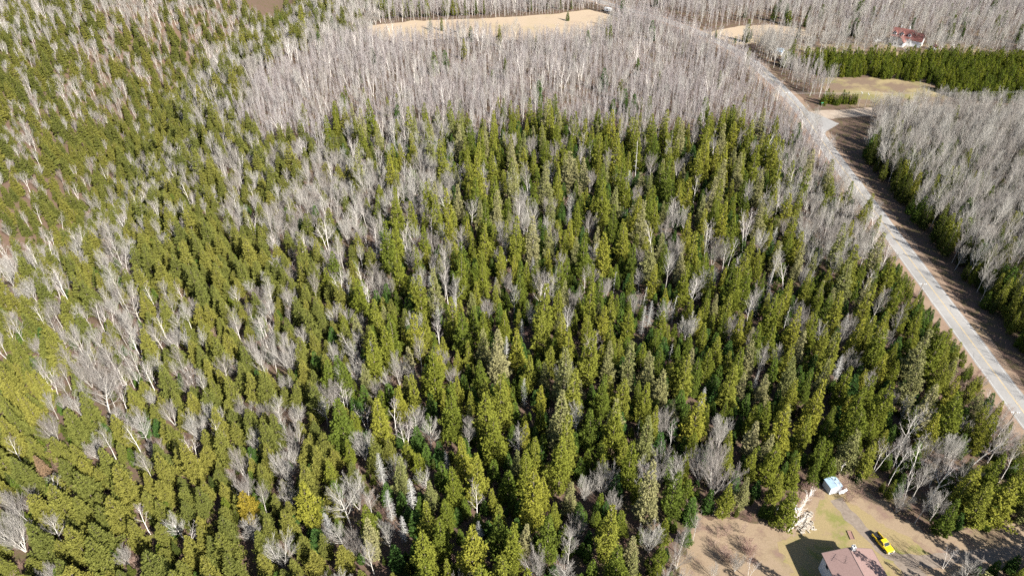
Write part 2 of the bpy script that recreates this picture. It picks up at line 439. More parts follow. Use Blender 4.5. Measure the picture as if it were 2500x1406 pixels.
# ------------------------------------------------------------------ outlines on the ground, traced from the photograph
ROAD_PX = [(2660, 1224), (2560, 1087), (2480, 980), (2343.6, 796), (2213, 620.6), (2100, 469), (2010, 348), (1956.5, 272), (1918, 228), (1875, 186), (1832, 148), (1775, 113), (1700, 78), (1620, 49), (1540, 26), (1470, 6), (1420, -10), (1350, -30)]
ROAD = [at(*p)[:2] for p in ROAD_PX]
def densify(P, step=4.0):
    P = np.array(P); out = []
    # Catmull-Rom
    for i in range(len(P) - 1):
        p0 = P[max(i - 1, 0)]; p1 = P[i]; p2 = P[i + 1]; p3 = P[min(i + 2, len(P) - 1)]
        n = max(2, int(np.linalg.norm(p2 - p1) / step))
        for k in range(n):
            t = k / n
            out.append(.5 * ((2 * p1) + (-p0 + p2) * t + (2 * p0 - 5 * p1 + 4 * p2 - p3) * t * t + (-p0 + 3 * p1 - 3 * p2 + p3) * t ** 3))
    out.append(P[-1]); return np.array(out)
ROADC = densify(ROAD)
YARD = poly_at([(1640, 1470), (1672, 1330), (1690, 1262), (1770, 1262), (1850, 1270), (1905, 1290), (1925, 1215), (1990, 1195), (2060, 1160), (2100, 1180), (2165, 1235), (2235, 1288), (2285, 1305), (2345, 1296), (2430, 1290), (2560, 1270), (2640, 1290), (2640, 1370), (2480, 1386), (2380, 1400), (2310, 1440), (2260, 1560), (1700, 1560)])
DRIVE = [(2040, 1218), (2075, 1262), (2105, 1290), (2150, 1335), (2190, 1362), (2250, 1368), (2340, 1362), (2430, 1352), (2520, 1338), (2640, 1315)]
DRIVE2 = [(2200, 1364), (2222, 1390), (2250, 1430), (2280, 1500)]
FIELD = poly_at([(880, 66), (1000, 52), (1130, 47), (1250, 42), (1350, 35), (1440, 24), (1520, 44), (1500, 60), (1450, 85), (1390, 95), (1330, 104), (1270, 100), (1180, 92), (1120, 90), (1050, 98), (980, 104), (930, 98)])
PLOT = poly_at([(2000, 192), (2040, 188), (2150, 190), (2240, 198), (2285, 212), (2315, 232), (2300, 258), (2200, 262), (2090, 262), (2020, 240), (2005, 210)])
PLANTATION = poly_at([(1893, 158), (1990, 146), (2080, 143), (2300, 145), (2520, 147), (2620, 147), (2620, 250), (2440, 252), (2340, 245), (2300, 232), (2275, 205), (2200, 197), (2100, 191), (2015, 190), (1985, 184), (1930, 174)])
GROVE = poly_at([(1892, 172), (1925, 160), (1985, 178), (2008, 215), (2000, 238), (1965, 222)])
LAWN2 = poly_at([(1725, 80), (1790, 66), (1880, 60), (1960, 70), (1975, 88), (1900, 98), (1810, 110), (1740, 104)])
PARK = poly_at([(1880, 135), (1920, 112), (2080, 105), (2300, 108), (2480, 118), (2480, 140), (2200, 142), (2080, 140), (1940, 148)])
SIDE = [(1965, 283), (2020, 281), (2080, 277), (2150, 272), (2260, 268), (2420, 262)]
SIDEC = densify([at(*p)[:2] for p in SIDE])
HOUSE2 = at(2205, 122)
# house by the yard
HZ_R, HZ_E = 7.0, 5.6
H_ridge = at(2071.9, 1335.7, HZ_R)
H_near = at(2109.6, 1406, HZ_R)
H_dir = np.array([H_near[0] - H_ridge[0], H_near[1] - H_ridge[1]]); H_dir /= np.linalg.norm(H_dir)
def line_dist(x, y, P):
    d = np.hypot(P[:, 0] - x, P[:, 1] - y); i = int(d.argmin()); return float(d[i]), i
def side_of_road(x, y):
    d, i = line_dist(x, y, ROADC); i = min(max(i, 1), len(ROADC) - 2)
    t = ROADC[i + 1] - ROADC[i - 1]
    s = t[0] * (y - ROADC[i][1]) - t[1] * (x - ROADC[i][0])
    return d, (-1 if s > 0 else 1)       # -1 = left of the road as seen from here

# ------------------------------------------------------------------ ground
def ground_mat():
    m, n, out = new_mat('forest_floor')
    b = n.nodes.new('ShaderNodeBsdfPrincipled'); b.inputs['Roughness'].default_value = .95; b.inputs['Specular IOR Level'].default_value = .1
    big = noise(n, .05, 5); fine = noise(n, 1.6, 6, rough=.75); mid = noise(n, .3, 5, rough=.7)
    litter = mixc(n, fine, (.050, .033, .025), (.150, .100, .075))
    moss = mixc(n, fine, (.045, .040, .018), (.110, .092, .045))
    t = n.nodes.new('ShaderNodeMapRange'); t.inputs[1].default_value = .48; t.inputs[2].default_value = .62
    n.links.new(mid, t.inputs[0])
    col = mixc(n, t.outputs[0], litter, moss)
    n.links.new(col, b.inputs['Base Color'])
    bp = n.nodes.new('ShaderNodeBump'); bp.inputs['Strength'].default_value = .5; bp.inputs['Distance'].default_value = .15
    n.links.new(fine, bp.inputs['Height']); n.links.new(bp.outputs[0], b.inputs['Normal'])
    n.links.new(b.outputs[0], out.inputs[0])
    return m
def grass_mat(name, dry, green, dirt, gthr=(.5, .65), dthr=(.62, .7), gs=.12, ds=.25):
    m, n, out = new_mat(name)
    b = n.nodes.new('ShaderNodeBsdfPrincipled'); b.inputs['Roughness'].default_value = .95; b.inputs['Specular IOR Level'].default_value = .1
    fine = noise(n, 2.2, 6, rough=.8); g = noise(n, gs, 5, rough=.65); d = noise(n, ds, 5, rough=.7)
    vary = mixc(n, fine, (.62, .62, .62), (1.4, 1.4, 1.4))
    def rng(f, a, c):
        t = n.nodes.new('ShaderNodeMapRange'); t.inputs[1].default_value = a; t.inputs[2].default_value = c; n.links.new(f, t.inputs[0]); return t.outputs[0]
    col = mixc(n, rng(g, *gthr), dry, green)
    col = mixc(n, rng(d, *dthr), col, dirt)
    n.links.new(mixc(n, 1.0, col, vary, 'MULTIPLY'), b.inputs['Base Color'])
    bp = n.nodes.new('ShaderNodeBump'); bp.inputs['Strength'].default_value = .4; bp.inputs['Distance'].default_value = .08
    n.links.new(fine, bp.inputs['Height']); n.links.new(bp.outputs[0], b.inputs['Normal'])
    n.links.new(b.outputs[0], out.inputs[0])
    return m
xs = np.concatenate([[-3000, -1800, -1100], np.arange(-700, 701, 8.0), [1100, 1800, 3000]])
ys = np.concatenate([[-1500, -600, -200], np.arange(-40, 900, 8.0), [1300, 2200, 4500]])
V = np.array([(x, y, height(x, y) if abs(x) < 701 and -41 < y < 901 else (height(max(-700, min(700, x)), max(-40, min(890, y))))) for y in ys for x in xs])
nx = len(xs)
Q = np.array([(j * nx + i, j * nx + i + 1, (j + 1) * nx + i + 1, (j + 1) * nx + i) for j in range(len(ys) - 1) for i in range(nx - 1)])
M['ground'] = ground_mat()
gr = link('ground', mesh_from('ground', V, Q, [M['ground']], smooth_=True)); tag(gr, 'brown forest floor of leaf litter and moss', kind='structure')

def sheet(name, poly, z, mat, jitter=0.0, step=1.5, parent=None, seed=1, label=None):
    """a flat sheet with an uneven outline"""
    g = random.Random(seed); pts = []
    n = len(poly)
    for i in range(n):
        a = np.array(poly[i]); b = np.array(poly[(i + 1) % n]); L = np.linalg.norm(b - a); k = max(1, int(L / step))
        for j in range(k):
            p = a + (b - a) * j / k
            if jitter: p = p + np.array([g.uniform(-1, 1), g.uniform(-1, 1)]) * jitter
            pts.append((p[0], p[1], z))
    from mathutils import Vector
    from mathutils.geometry import delaunay_2d_cdt
    xs_, ys_ = [p[0] for p in pts], [p[1] for p in pts]
    inner = []; st = max(2.5, step * 2)
    for yy in np.arange(min(ys_), max(ys_), st):
        for xx in np.arange(min(xs_), max(xs_), st):
            if inside(xx, yy, [(p[0], p[1]) for p in pts]): inner.append((xx + g.uniform(-.3, .3), yy + g.uniform(-.3, .3)))
    n0 = len(pts)
    vv, _e, ff, _a, _b, _c = delaunay_2d_cdt([Vector((p[0], p[1])) for p in pts] + [Vector(p) for p in inner], [(i, (i + 1) % n0) for i in range(n0)], [], 0, 1e-4)
    poly2 = [(p[0], p[1]) for p in pts]
    ff = [f for f in ff if inside(sum(vv[i][0] for i in f) / 3, sum(vv[i][1] for i in f) / 3, poly2)]
    me = bpy.data.meshes.new(name); me.from_pydata([(p[0], p[1], z) for p in vv], [], [tuple(f) for f in ff])
    import bmesh
    bm = bmesh.new(); bm.from_mesh(me); bm.normal_update()
    for f in bm.faces:
        if f.normal.z < 0: f.normal_flip()
    bm.to_mesh(me); bm.free(); me.materials.append(mat)
    o = link(name, me, parent)
    if not parent: tag(o, label, kind='structure')
    return o
def ribbon(name, P, w0, w1, z, mat, parent=None, label=None, jit=0.0, seed=3, dash=None):
    """strip along a centre line from offset w0 to w1 (right positive)"""
    g = random.Random(seed)
    P = np.array(P); T = np.gradient(P, axis=0); T /= np.linalg.norm(T, axis=1, keepdims=True); Nn = np.stack([T[:, 1], -T[:, 0]], axis=1)
    vs, fs = [], []
    for i in range(len(P)):
        a = P[i] + Nn[i] * (w0 + g.uniform(-jit, jit)); b = P[i] + Nn[i] * (w1 + g.uniform(-jit, jit))
        vs += [(a[0], a[1], z), (b[0], b[1], z)]
        if i and (dash is None or (i // dash) % 2 == 0): fs.append((2 * i - 2, 2 * i - 1, 2 * i + 1, 2 * i))
    me = bpy.data.meshes.new(name); me.from_pydata(vs, [], fs); me.materials.append(mat); me.update()
    o = link(name, me, parent)
    if not parent: tag(o, label, kind='structure')
    return o

M['lawn'] = grass_mat('dry_spring_lawn', (0.210, 0.163, 0.085), (0.142, 0.140, 0.045), (0.192, 0.140, 0.090), (.50, .62), (.56, .66))
M['litter'] = grass_mat('leaf_strewn_yard', (0.210, 0.157, 0.106), (0.170, 0.134, 0.074), (0.161, 0.109, 0.084), (.5, .68), (.5, .64), .1, .2)
M['hay'] = grass_mat('hay_stubble', (0.299, 0.235, 0.167), (0.271, 0.220, 0.141), (0.245, 0.186, 0.136), (.5, .7), (.55, .7), .03, .05)
M['plot'] = grass_mat('mown_plot', (0.221, 0.176, 0.094), (0.156, 0.139, 0.057), (0.135, 0.097, 0.068), (.45, .6), (.42, .55), .05, .06)
M['verge'] = grass_mat('road_verge', (0.205, 0.146, 0.105), (0.172, 0.127, 0.074), (0.164, 0.113, 0.082), (.5, .7), (.5, .65))
M['gravel'] = pmat('driveway_gravel', [(.3, (0.133, 0.107, 0.085)), (.7, (0.206, 0.169, 0.137))], 1.2, .95, .1, 8)
M['dirt'] = pmat('dirt_side_road', [(.3, (0.221, 0.175, 0.134)), (.7, (0.303, 0.254, 0.205))], .25, .95, .1, 8)
def asphalt_mat():
    m, n, out = new_mat('worn_asphalt')
    b = n.nodes.new('ShaderNodeBsdfPrincipled'); b.inputs['Roughness'].default_value = .9; b.inputs['Specular IOR Level'].default_value = .2
    big = ramp(n, noise(n, .06, 3), [(.35, (.19, .184, .175)), (.5, (.222, .214, .204)), (.65, (.25, .241, .229))])
    fine = mixc(n, noise(n, .9, 8, rough=.8), (.72, .72, .72), (1.25, 1.25, 1.25))
    tc = n.nodes.new('ShaderNodeTexCoord'); vo = n.nodes.new('ShaderNodeTexVoronoi'); vo.feature = 'DISTANCE_TO_EDGE'; vo.inputs['Scale'].default_value = .16
    n.links.new(tc.outputs['Object'], vo.inputs['Vector'])
    t = n.nodes.new('ShaderNodeMapRange'); t.inputs[1].default_value = .0; t.inputs[2].default_value = .012; n.links.new(vo.outputs['Distance'], t.inputs[0])
    col = mixc(n, 1.0, big, fine, 'MULTIPLY'); col = mixc(n, t.outputs[0], (.15, .145, .14), col)
    n.links.new(col, b.inputs['Base Color']); n.links.new(b.outputs[0], out.inputs[0])
    return m
M['asphalt'] = asphalt_mat()
M['white_line'] = flat('white_road_paint', (.46, .46, .45), .7, .2, .12, .5)
M['yellow_line'] = flat('yellow_road_paint', (.40, .30, .15), .7, .2, .15, .5)

ribbon('road_verge', ROADC, -8.0, 6.6, .004, M['verge'], label='brown grass verge on both sides of the road', jit=.7)
road = ribbon('road', ROADC, -3.85, 3.85, .012, M['asphalt'], label='grey two lane asphalt road running away from the yard', jit=.12)
for nm, a, b, mt in (('edge_line', -3.30, -3.20, 'white_line'), ('edge_line', 3.20, 3.30, 'white_line'), ('centre_line', -.19, -.06, 'yellow_line'), ('centre_line',   .06, .19, 'yellow_line')):
    ribbon(nm, ROADC, a, b, .018, M[mt], parent=road)
sheet('yard_litter', YARD, .004, M['litter'], 1.2, 1.3, seed=5, label='pinkish brown bare yard strewn with old leaves')
sheet('yard_grass', poly_at([(1945, 1420), (1900, 1330), (1960, 1290), (2000, 1240), (2010, 1205), (2060, 1200), (2090, 1235), (2150, 1275), (2215, 1310), (2270, 1350), (2240, 1372), (2200, 1395), (2240, 1470), (2290, 1560), (1960, 1560)]), .008, M['lawn'], 1.0, 1.0, seed=9, label='dry lawn with green patches around the house')
dc = densify([at(*p)[:2] for p in DRIVE], 1.5)
dv = ribbon('driveway', dc, -1.7, 1.6, .012, M['gravel'], label='grey gravel driveway curving from the shed past the pickup', jit=.45)
ribbon('driveway_spur', densify([at(*p)[:2] for p in DRIVE2], 1.5), -2.4, 2.3, .014, M['gravel'], label='gravel spur beside the brown roofed house', jit=.4)
sheet('hay_field', FIELD, .006, M['hay'], 1.5, 5, label='pale straw coloured hay field')
sheet('mown_plot', PLOT, .006, M['plot'], .8, 4, label='brown and green mown plot in front of the plantation')
sheet('far_lawn', LAWN2, .006, M['hay'], 1.2, 4, label='pale dry lawn with a lone spruce')
sheet('park_grass', PARK, .006, M['plot'], 1.2, 4, label='dry grass under the big round trees')
ribbon('side_road', SIDEC, -6, 5, .008, M['dirt'], label='tan dirt side road leaving the asphalt road', jit=.7)
sheet('paved_apron', poly_at([(1955, 266), (2000, 281), (2048, 302), (2040, 308), (2015, 322), (2012, 340), (1990, 318)]), .010, M['asphalt'], .3, 2, label='paved apron where the dirt side road meets the road')

# ------------------------------------------------------------------ where trees grow
# share of conifers, sampled from the photograph (u, v, share)
CP = [(50,30,.35),(200,30,.45),(320,20,.08),(450,30,.25),(600,40,.25),(750,35,.45),(850,30,.15),
(50,100,.3),(150,100,.4),(300,100,.4),(410,100,.6),(500,100,.3),(620,100,.5),(700,80,.45),(800,100,.04),
(50,170,.5),(150,170,.45),(260,170,.45),(370,170,.4),(450,170,.45),(540,170,.25),(640,170,.08),(760,170,.0),
(50,240,.5),(150,240,.35),(260,240,.35),(380,240,.55),(460,240,.4),(560,240,.45),(640,240,.3),(720,230,.06),
(50,310,.3),(150,310,.35),(250,310,.6),(330,310,.7),(420,310,.75),(500,310,.5),(600,310,.65),(680,310,.85),(760,310,.65),(860,300,.7),
(50,400,.5),(150,400,.8),(250,400,.8),(350,400,.7),(450,400,.7),(550,400,.4),(650,400,.45),(720,400,.25),(780,400,.25),(850,400,.35),(900,400,.4),(980,400,.6),(1050,400,.5),(1150,380,.85),(1300,380,.92),(1500,380,.92),
(100,480,.85),(250,480,.8),(400,480,.85),(480,480,.55),(560,480,.5),(650,480,.55),(720,480,.22),(780,480,.2),(880,480,.35),(950,480,.35),(1030,480,.6),(1150,480,.92),(1400,480,.92),
(100,560,.8),(250,560,.7),(400,560,.8),(500,560,.9),(600,560,.9),(680,560,.45),(750,560,.8),(800,560,.5),(850,560,.4),(900,560,.4),(950,560,.5),(1020,560,.6),(1100,570,.85),(1300,560,.9),
(50,650,.5),(150,650,.75),(250,650,.55),(320,650,.5),(400,650,.85),(500,650,.9),(600,650,.9),(700,650,.85),(800,650,.55),(900,650,.6),(1000,650,.75),(1200,650,.95),
(50,750,.8),(150,750,.55),(230,750,.5),(320,750,.25),(400,750,.65),(500,750,.85),(620,750,.8),(700,750,.75),(800,750,.8),(950,750,.92),
(100,850,.85),(200,850,.5),(280,850,.3),(400,850,.6),(480,850,.65),(560,850,.6),(650,850,.55),(700,850,.5),(800,850,.8),(900,850,.9),
(60,950,.9),(170,950,.55),(250,950,.25),(300,950,.5),(400,950,.88),(520,950,.85),(600,950,.8),(680,950,.7),(780,950,.7),(850,950,.75),(950,950,.95),
(100,1050,.9),(250,1050,.85),(350,1050,.6),(470,1050,.65),(560,1050,.85),(650,1050,.8),(760,1050,.6),(830,1050,.5),(900,1050,.85),
(100,1150,.97),(250,1150,.95),(400,1150,.92),(520,1150,.9),(600,1150,.75),(690,1150,.55),(770,1150,.85),(850,1150,.8),
(30,1250,.7),(150,1250,.97),(300,1250,.97),(420,1250,.9),(560,1250,.95),(680,1250,.9),(760,1250,.9),(850,1250,.7),
(50,1380,.85),(200,1380,.97),(350,1380,.97),(500,1380,.97),(640,1380,.75),(750,1380,.95),(880,1380,.75),
(1000,1300,.93),(1100,1100,.95),(1200,900,.97),(1400,700,.95),(1600,500,.93),(1600,900,.97),(1800,700,.95),(1800,400,.92),(1900,600,.85),(2000,800,.95),(1700,420,.9),(1850,320,.85),
(1400,1200,.97),(1600,1300,.85),(1800,1000,.97),(2000,1050,.95),(2150,950,.92),(2300,1000,.85),(2200,1120,.8),(2400,1150,.7),(2350,1250,.95),(2450,1250,.97),(1650,1180,.8),
(1930,430,.6),(1990,480,.35),(2060,540,.2),(2120,600,.35),(2100,700,.92),(2180,700,.9),(2250,800,.93),(2200,850,.96),(2330,900,.93),(2300,1000,.92),(2420,1020,.3)]
CPA = np.array(CP)
def conifer_share(u, v):
    d2 = (CPA[:, 0] - u) ** 2 + (CPA[:, 1] - v) ** 2 + 150.
    w = 1 / d2 ** 2
    return float((w * CPA[:, 2]).sum() / w.sum())
TOPLINE = [(-200, -400), (560, 250), (640, 295), (750, 290), (860, 262), (950, 268), (1100, 258), (1200, 268), (1300, 258), (1400, 262), (1500, 275), (1600, 282), (1700, 292), (1830, 262), (1900, 300), (2000, 400)]
WEST = [(930, 55), (840, 80), (720, 105), (640, 150), (560, 205), (600, 250)]
def interp(P, u):
    return float(np.interp(u, [p[0] for p in P], [p[1] for p in P]))

PLACED = []        # (species, variant, X, Y, Z, rz, sxy, sz, tilt, label or None, landmark phrase or None)
GRID = {}
def free(x, y, r):
    i, j = int(x // 4), int(y // 4)
    for a in range(i - 2, i + 3):
        for b in range(j - 2, j + 3):
            for (px_, py_, pr) in GRID.get((a, b), ()):
                if (px_ - x) ** 2 + (py_ - y) ** 2 < (min(r, pr) if False else (r + pr) * .5) ** 2: return False
    return True
def occupy(x, y, r): GRID.setdefault((int(x // 4), int(y // 4)), []).append((x, y, r))
def put(sp, x, y, h=None, w=1.0, label=None, mark=None, rz=None, tilt=0.0, r=None, z=None):
    g = RNG
    n = len(SPECIES[sp]); k = int(g.integers(n))
    s = (h / NOMINAL[sp]) if h else 1.0
    z = height(x, y) - .03 if z is None else z
    PLACED.append(dict(sp=sp, k=k, x=x, y=y, z=z, rz=float(g.uniform(0, 2 * pi)) if rz is None else rz, sxy=s * w, sz=s, tilt=tilt, taz=float(g.uniform(0, 2 * pi)), label=label, mark=mark, h=s * NOMINAL[sp]))
    occupy(x, y, r if r else 3.0)

def put_px(sp, u, v, h, w=1.0, frac=.6, label=None, mark=None, base=False, **k):
    """a tree whose crown centre (or foot, base=True) shows at pixel u, v"""
    x, y, _ = at(u, v, 0 if base else h * frac)
    if not base:
        z = height(x, y)
        if abs(z) > .5: x, y, _ = at(u, v, h * frac + z)
    put(sp, x, y, h, w, label, mark, **k)

# --- the trees one can tell apart, put where the photograph shows them
HAND = [
 ('maple', 808, 962, 10.5, 1.05, 'wide round bare maple with pale stems among olive firs', 'the wide round bare maple'),
 ('oak', 845, 1235, 15, 1.0, 'white limbed bare tree with a tall pale trunk beside a dark gap', 'the white limbed bare tree'),
 ('maple', 1650, 528, 11.5, 1.15, 'flat topped broad bare maple above a dark gap in the spruces', 'the flat topped bare maple'),
 ('maple', 1755, 1150, 15.5, 1.05, 'largest bare tree, many grey stems at the edge of the yard', 'the big grey tree by the yard'),
 ('maple', 1715, 1130, 12, .8, 'narrower bare tree crowding the big grey tree by the yard', None),
 ('maple', 1440, 545, 10, 1.0, 'round bare maple left of the flat topped maple', 'the round maple amid spruces'),
 ('maple', 1298, 520, 11, .9, 'upright bare maple with fan of stems in mid forest', 'the fan shaped bare maple'),
 ('maple', 1562, 638, 11, .8, 'bare maple left of a twin stemmed one below the flat topped maple', 'the vase shaped maple'),
 ('tall', 1632, 655, 15, .9, 'twin stemmed tall bare tree below the flat topped maple', 'the twin stemmed bare tree'),
 ('maple', 1745, 612, 12, .85, 'tight oval bare maple right of the twin stemmed tree', 'the oval bare maple'),
 ('maple', 893, 440, 14, .85, 'tall dense bare maple rising out of the grey hardwood clump', 'the tall dense bare maple'),
 ('maple', 1028, 400, 13, 1.0, 'broad pale bare maple at the back of the spruces', 'the broad pale maple'),
 ('maple', 1098, 440, 12, .95, 'spreading bare maple just below the broad pale maple', None),
 ('maple', 1030, 488, 11, .85, 'pinkish bare maple in front of the spreading maple', None),
 ('maple', 920, 690, 10, .9, 'bare maple with a flat fan of stems among olive spruces', 'the low fan maple'),
 ('maple', 565, 385, 12, .9, 'pink tinged bare maple on the left slope', 'the pink tinged maple'),
 ('oak', 675, 560, 12, 1.15, 'dense pinkish bare tree in the middle of the left slope', 'the dense pinkish tree'),
 ('oak', 325, 742, 13, 1.15, 'huge pale bare tree with crossing limbs on the left slope', 'the huge pale tree'),
 ('oak', 245, 960, 15, 1.15, 'huge fuzzy bare tree with several white limbs among firs', 'the huge fuzzy tree'),
 ('maple', 205, 905, 11, .9, 'bare maple touching the huge fuzzy tree', None),
 ('maple', 122, 1042, 10, .8, 'vase shaped bare tree alone among the brightest firs', 'the lone vase shaped tree'),
 ('oak', 345, 1045, 11, .85, 'spreading bare tree in front of the huge fuzzy tree', 'the spreading bare tree'),
 ('maple', 475, 1040, 10, .8, 'round bare maple right of the spreading bare tree', None),
 ('maple', 415, 1005, 9, .75, 'small round bare maple behind the spreading bare tree', None),
 ('maple', 720, 1060, 10, .9, 'bare maple beside the brown brush opening', None),
 ('maple', 690, 1135, 11, .95, 'pale multi stemmed bare tree left of the brown brush opening', 'the pale multi stemmed tree'),
 ('maple', 585, 1128, 9, .85, 'small fan shaped bare maple among firs', None),
 ('birch', 350, 1265, 10, 1.0, 'leaning white birch over the dense firs', 'the leaning white birch'),
 ('maple', 680, 1345, 11, .95, 'pale bare maple near the bottom edge among firs', 'the pale maple near the bottom'),
 ('maple', 885, 1085, 10, .9, 'low spreading bare tree right of the brown brush opening', 'the low spreading tree'),
 ('tall', 905, 1360, 13, .85, 'narrow bare tree near the bottom edge beside a dark gap', None),
 ('maple', 30, 1300, 12, 1.0, 'bare maple cut by the left edge of the picture', 'the bare maple at the left edge'),
 ('maple', 970, 895, 12, .7, 'narrow white stemmed bare tree beside a reddish gap', 'the narrow white stemmed tree'),
 ('maple', 868, 905, 10, .85, 'purplish bare maple left of the narrow white stemmed tree', None),
 ('maple', 700, 870, 12, 1.0, 'large fuzzy bare maple on the slope above the round maple', 'the fuzzy slope maple'),
 ('maple', 625, 855, 11, .8, 'upright bare tree left of the fuzzy slope maple', None),
 ('maple', 1090, 612, 9, .9, 'reddish bare maple at the edge of a dark hole', 'the reddish bare maple'),
 ('maple', 1012, 572, 10, .8, 'twin headed bare maple behind the reddish maple', None),
 ('birch', 795, 575, 14, 1.0, 'tall white birch with a curved companion stem', 'the tall white birch'),
 ('maple', 845, 560, 11, .8, 'bare maple just right of the tall white birch', None),
 ('maple', 920, 545, 12, .9, 'bare maple standing in the pale clump behind the dark hole', None),
 ('maple', 1475, 1165, 12, .65, 'small white stemmed tree in front of dark spruces', 'the small white stemmed tree'),
 ('maple', 1500, 1222, 8, .8, 'low pinkish bare tree below the small white stemmed tree', None),
 ('maple', 1430, 1190, 9, .8, 'pinkish bare tree left of the small white stemmed tree', None),
 ('maple', 1590, 1312, 10, .85, 'pale fine twigged tree left of the tan yard', 'the fine twigged tree'),
 ('maple', 1660, 1350, 10, .75, 'pale bare tree at the edge of the tan yard near the bottom', None),
 ('maple', 1618, 1112, 10, .75, 'round headed bare tree left of the big grey tree', None),
 ('birch', 2195, 1135, 13, .9, 'white birch leaning right behind the shed and driveway', 'the white birch behind the driveway'),
 ('birch', 2238, 1115, 14, 1.1, 'forked white birch in the middle of the birches above the driveway', 'the forked white birch'),
 ('birch', 2300, 1175, 13, 1.1, 'white birch clump with many stems nearest the driveway', 'the white birch clump'),
 ('birch', 2395, 1090, 13, 1.1, 'pale birch with wide crown below the road', 'the wide pale birch'),
 ('oak', 2440, 1080, 13, 1.0, 'wide bare tree below the road at the right edge', 'the wide bare tree below the road'),
 ('birch', 2465, 1130, 12, 1.0, 'slim pale birch near the right edge below the road', None),
 ('birch', 2318, 1362, 7, .8, 'small white birch leaning over the gravel drive', 'the small birch by the drive'),
 ('oak', 1955, 545, 11.5, 1.1, 'wide fan shaped bare tree near the roadside strip', 'the wide fan tree near the road'),
 ('birch', 1900, 500, 12, 1.0, 'silvery birch behind the wide fan tree near the road', None),
 ('birch', 1850, 490, 12, .9, 'forked birch in front of dark spruces', 'the forked birch'),
 ('birch', 1700, 460, 12, .9, 'curved white birch behind the flat topped maple', None),
 ('maple', 1442, 438, 10, .8, 'vase shaped bare tree behind the round maple', 'the far vase shaped tree'),
 ('oak', 1590, 405, 13, .9, 'grey bare tree right of a tall white snag', None),
 ('maple', 1480, 700, 9, .7, 'low grey bare tree among spruces at the centre', None),
 ('maple', 1300, 770, 10, .7, 'slim grey stems over the reddish brush hole', 'the grey stems over the brush hole'),
 ('maple', 1800, 1372, 6, .8, 'pale small bare tree in the thicket at the bottom of the yard', None),
 ('birch', 1835, 1385, 7, .8, 'white stemmed small tree at the bottom of the yard', None),
 ('maple', 1745, 1392, 5, .9, 'grey bush at the bottom edge of the yard', None),
 ('tall', 1700, 1285, 9, .8, 'thin pale tree at the left edge of the yard', None),
 ('tall', 2140, 745, 14, .9, 'bare birch like tree in the spruces left of the road', None),
 ('tall', 2190, 790, 14, .9, 'bare tree close to the road in the spruces', None),
]
for sp, u, v, h, w, lab, mk in HAND:
    put_px(sp, u, v, h, w, .62, lab, mk, r=4.0)
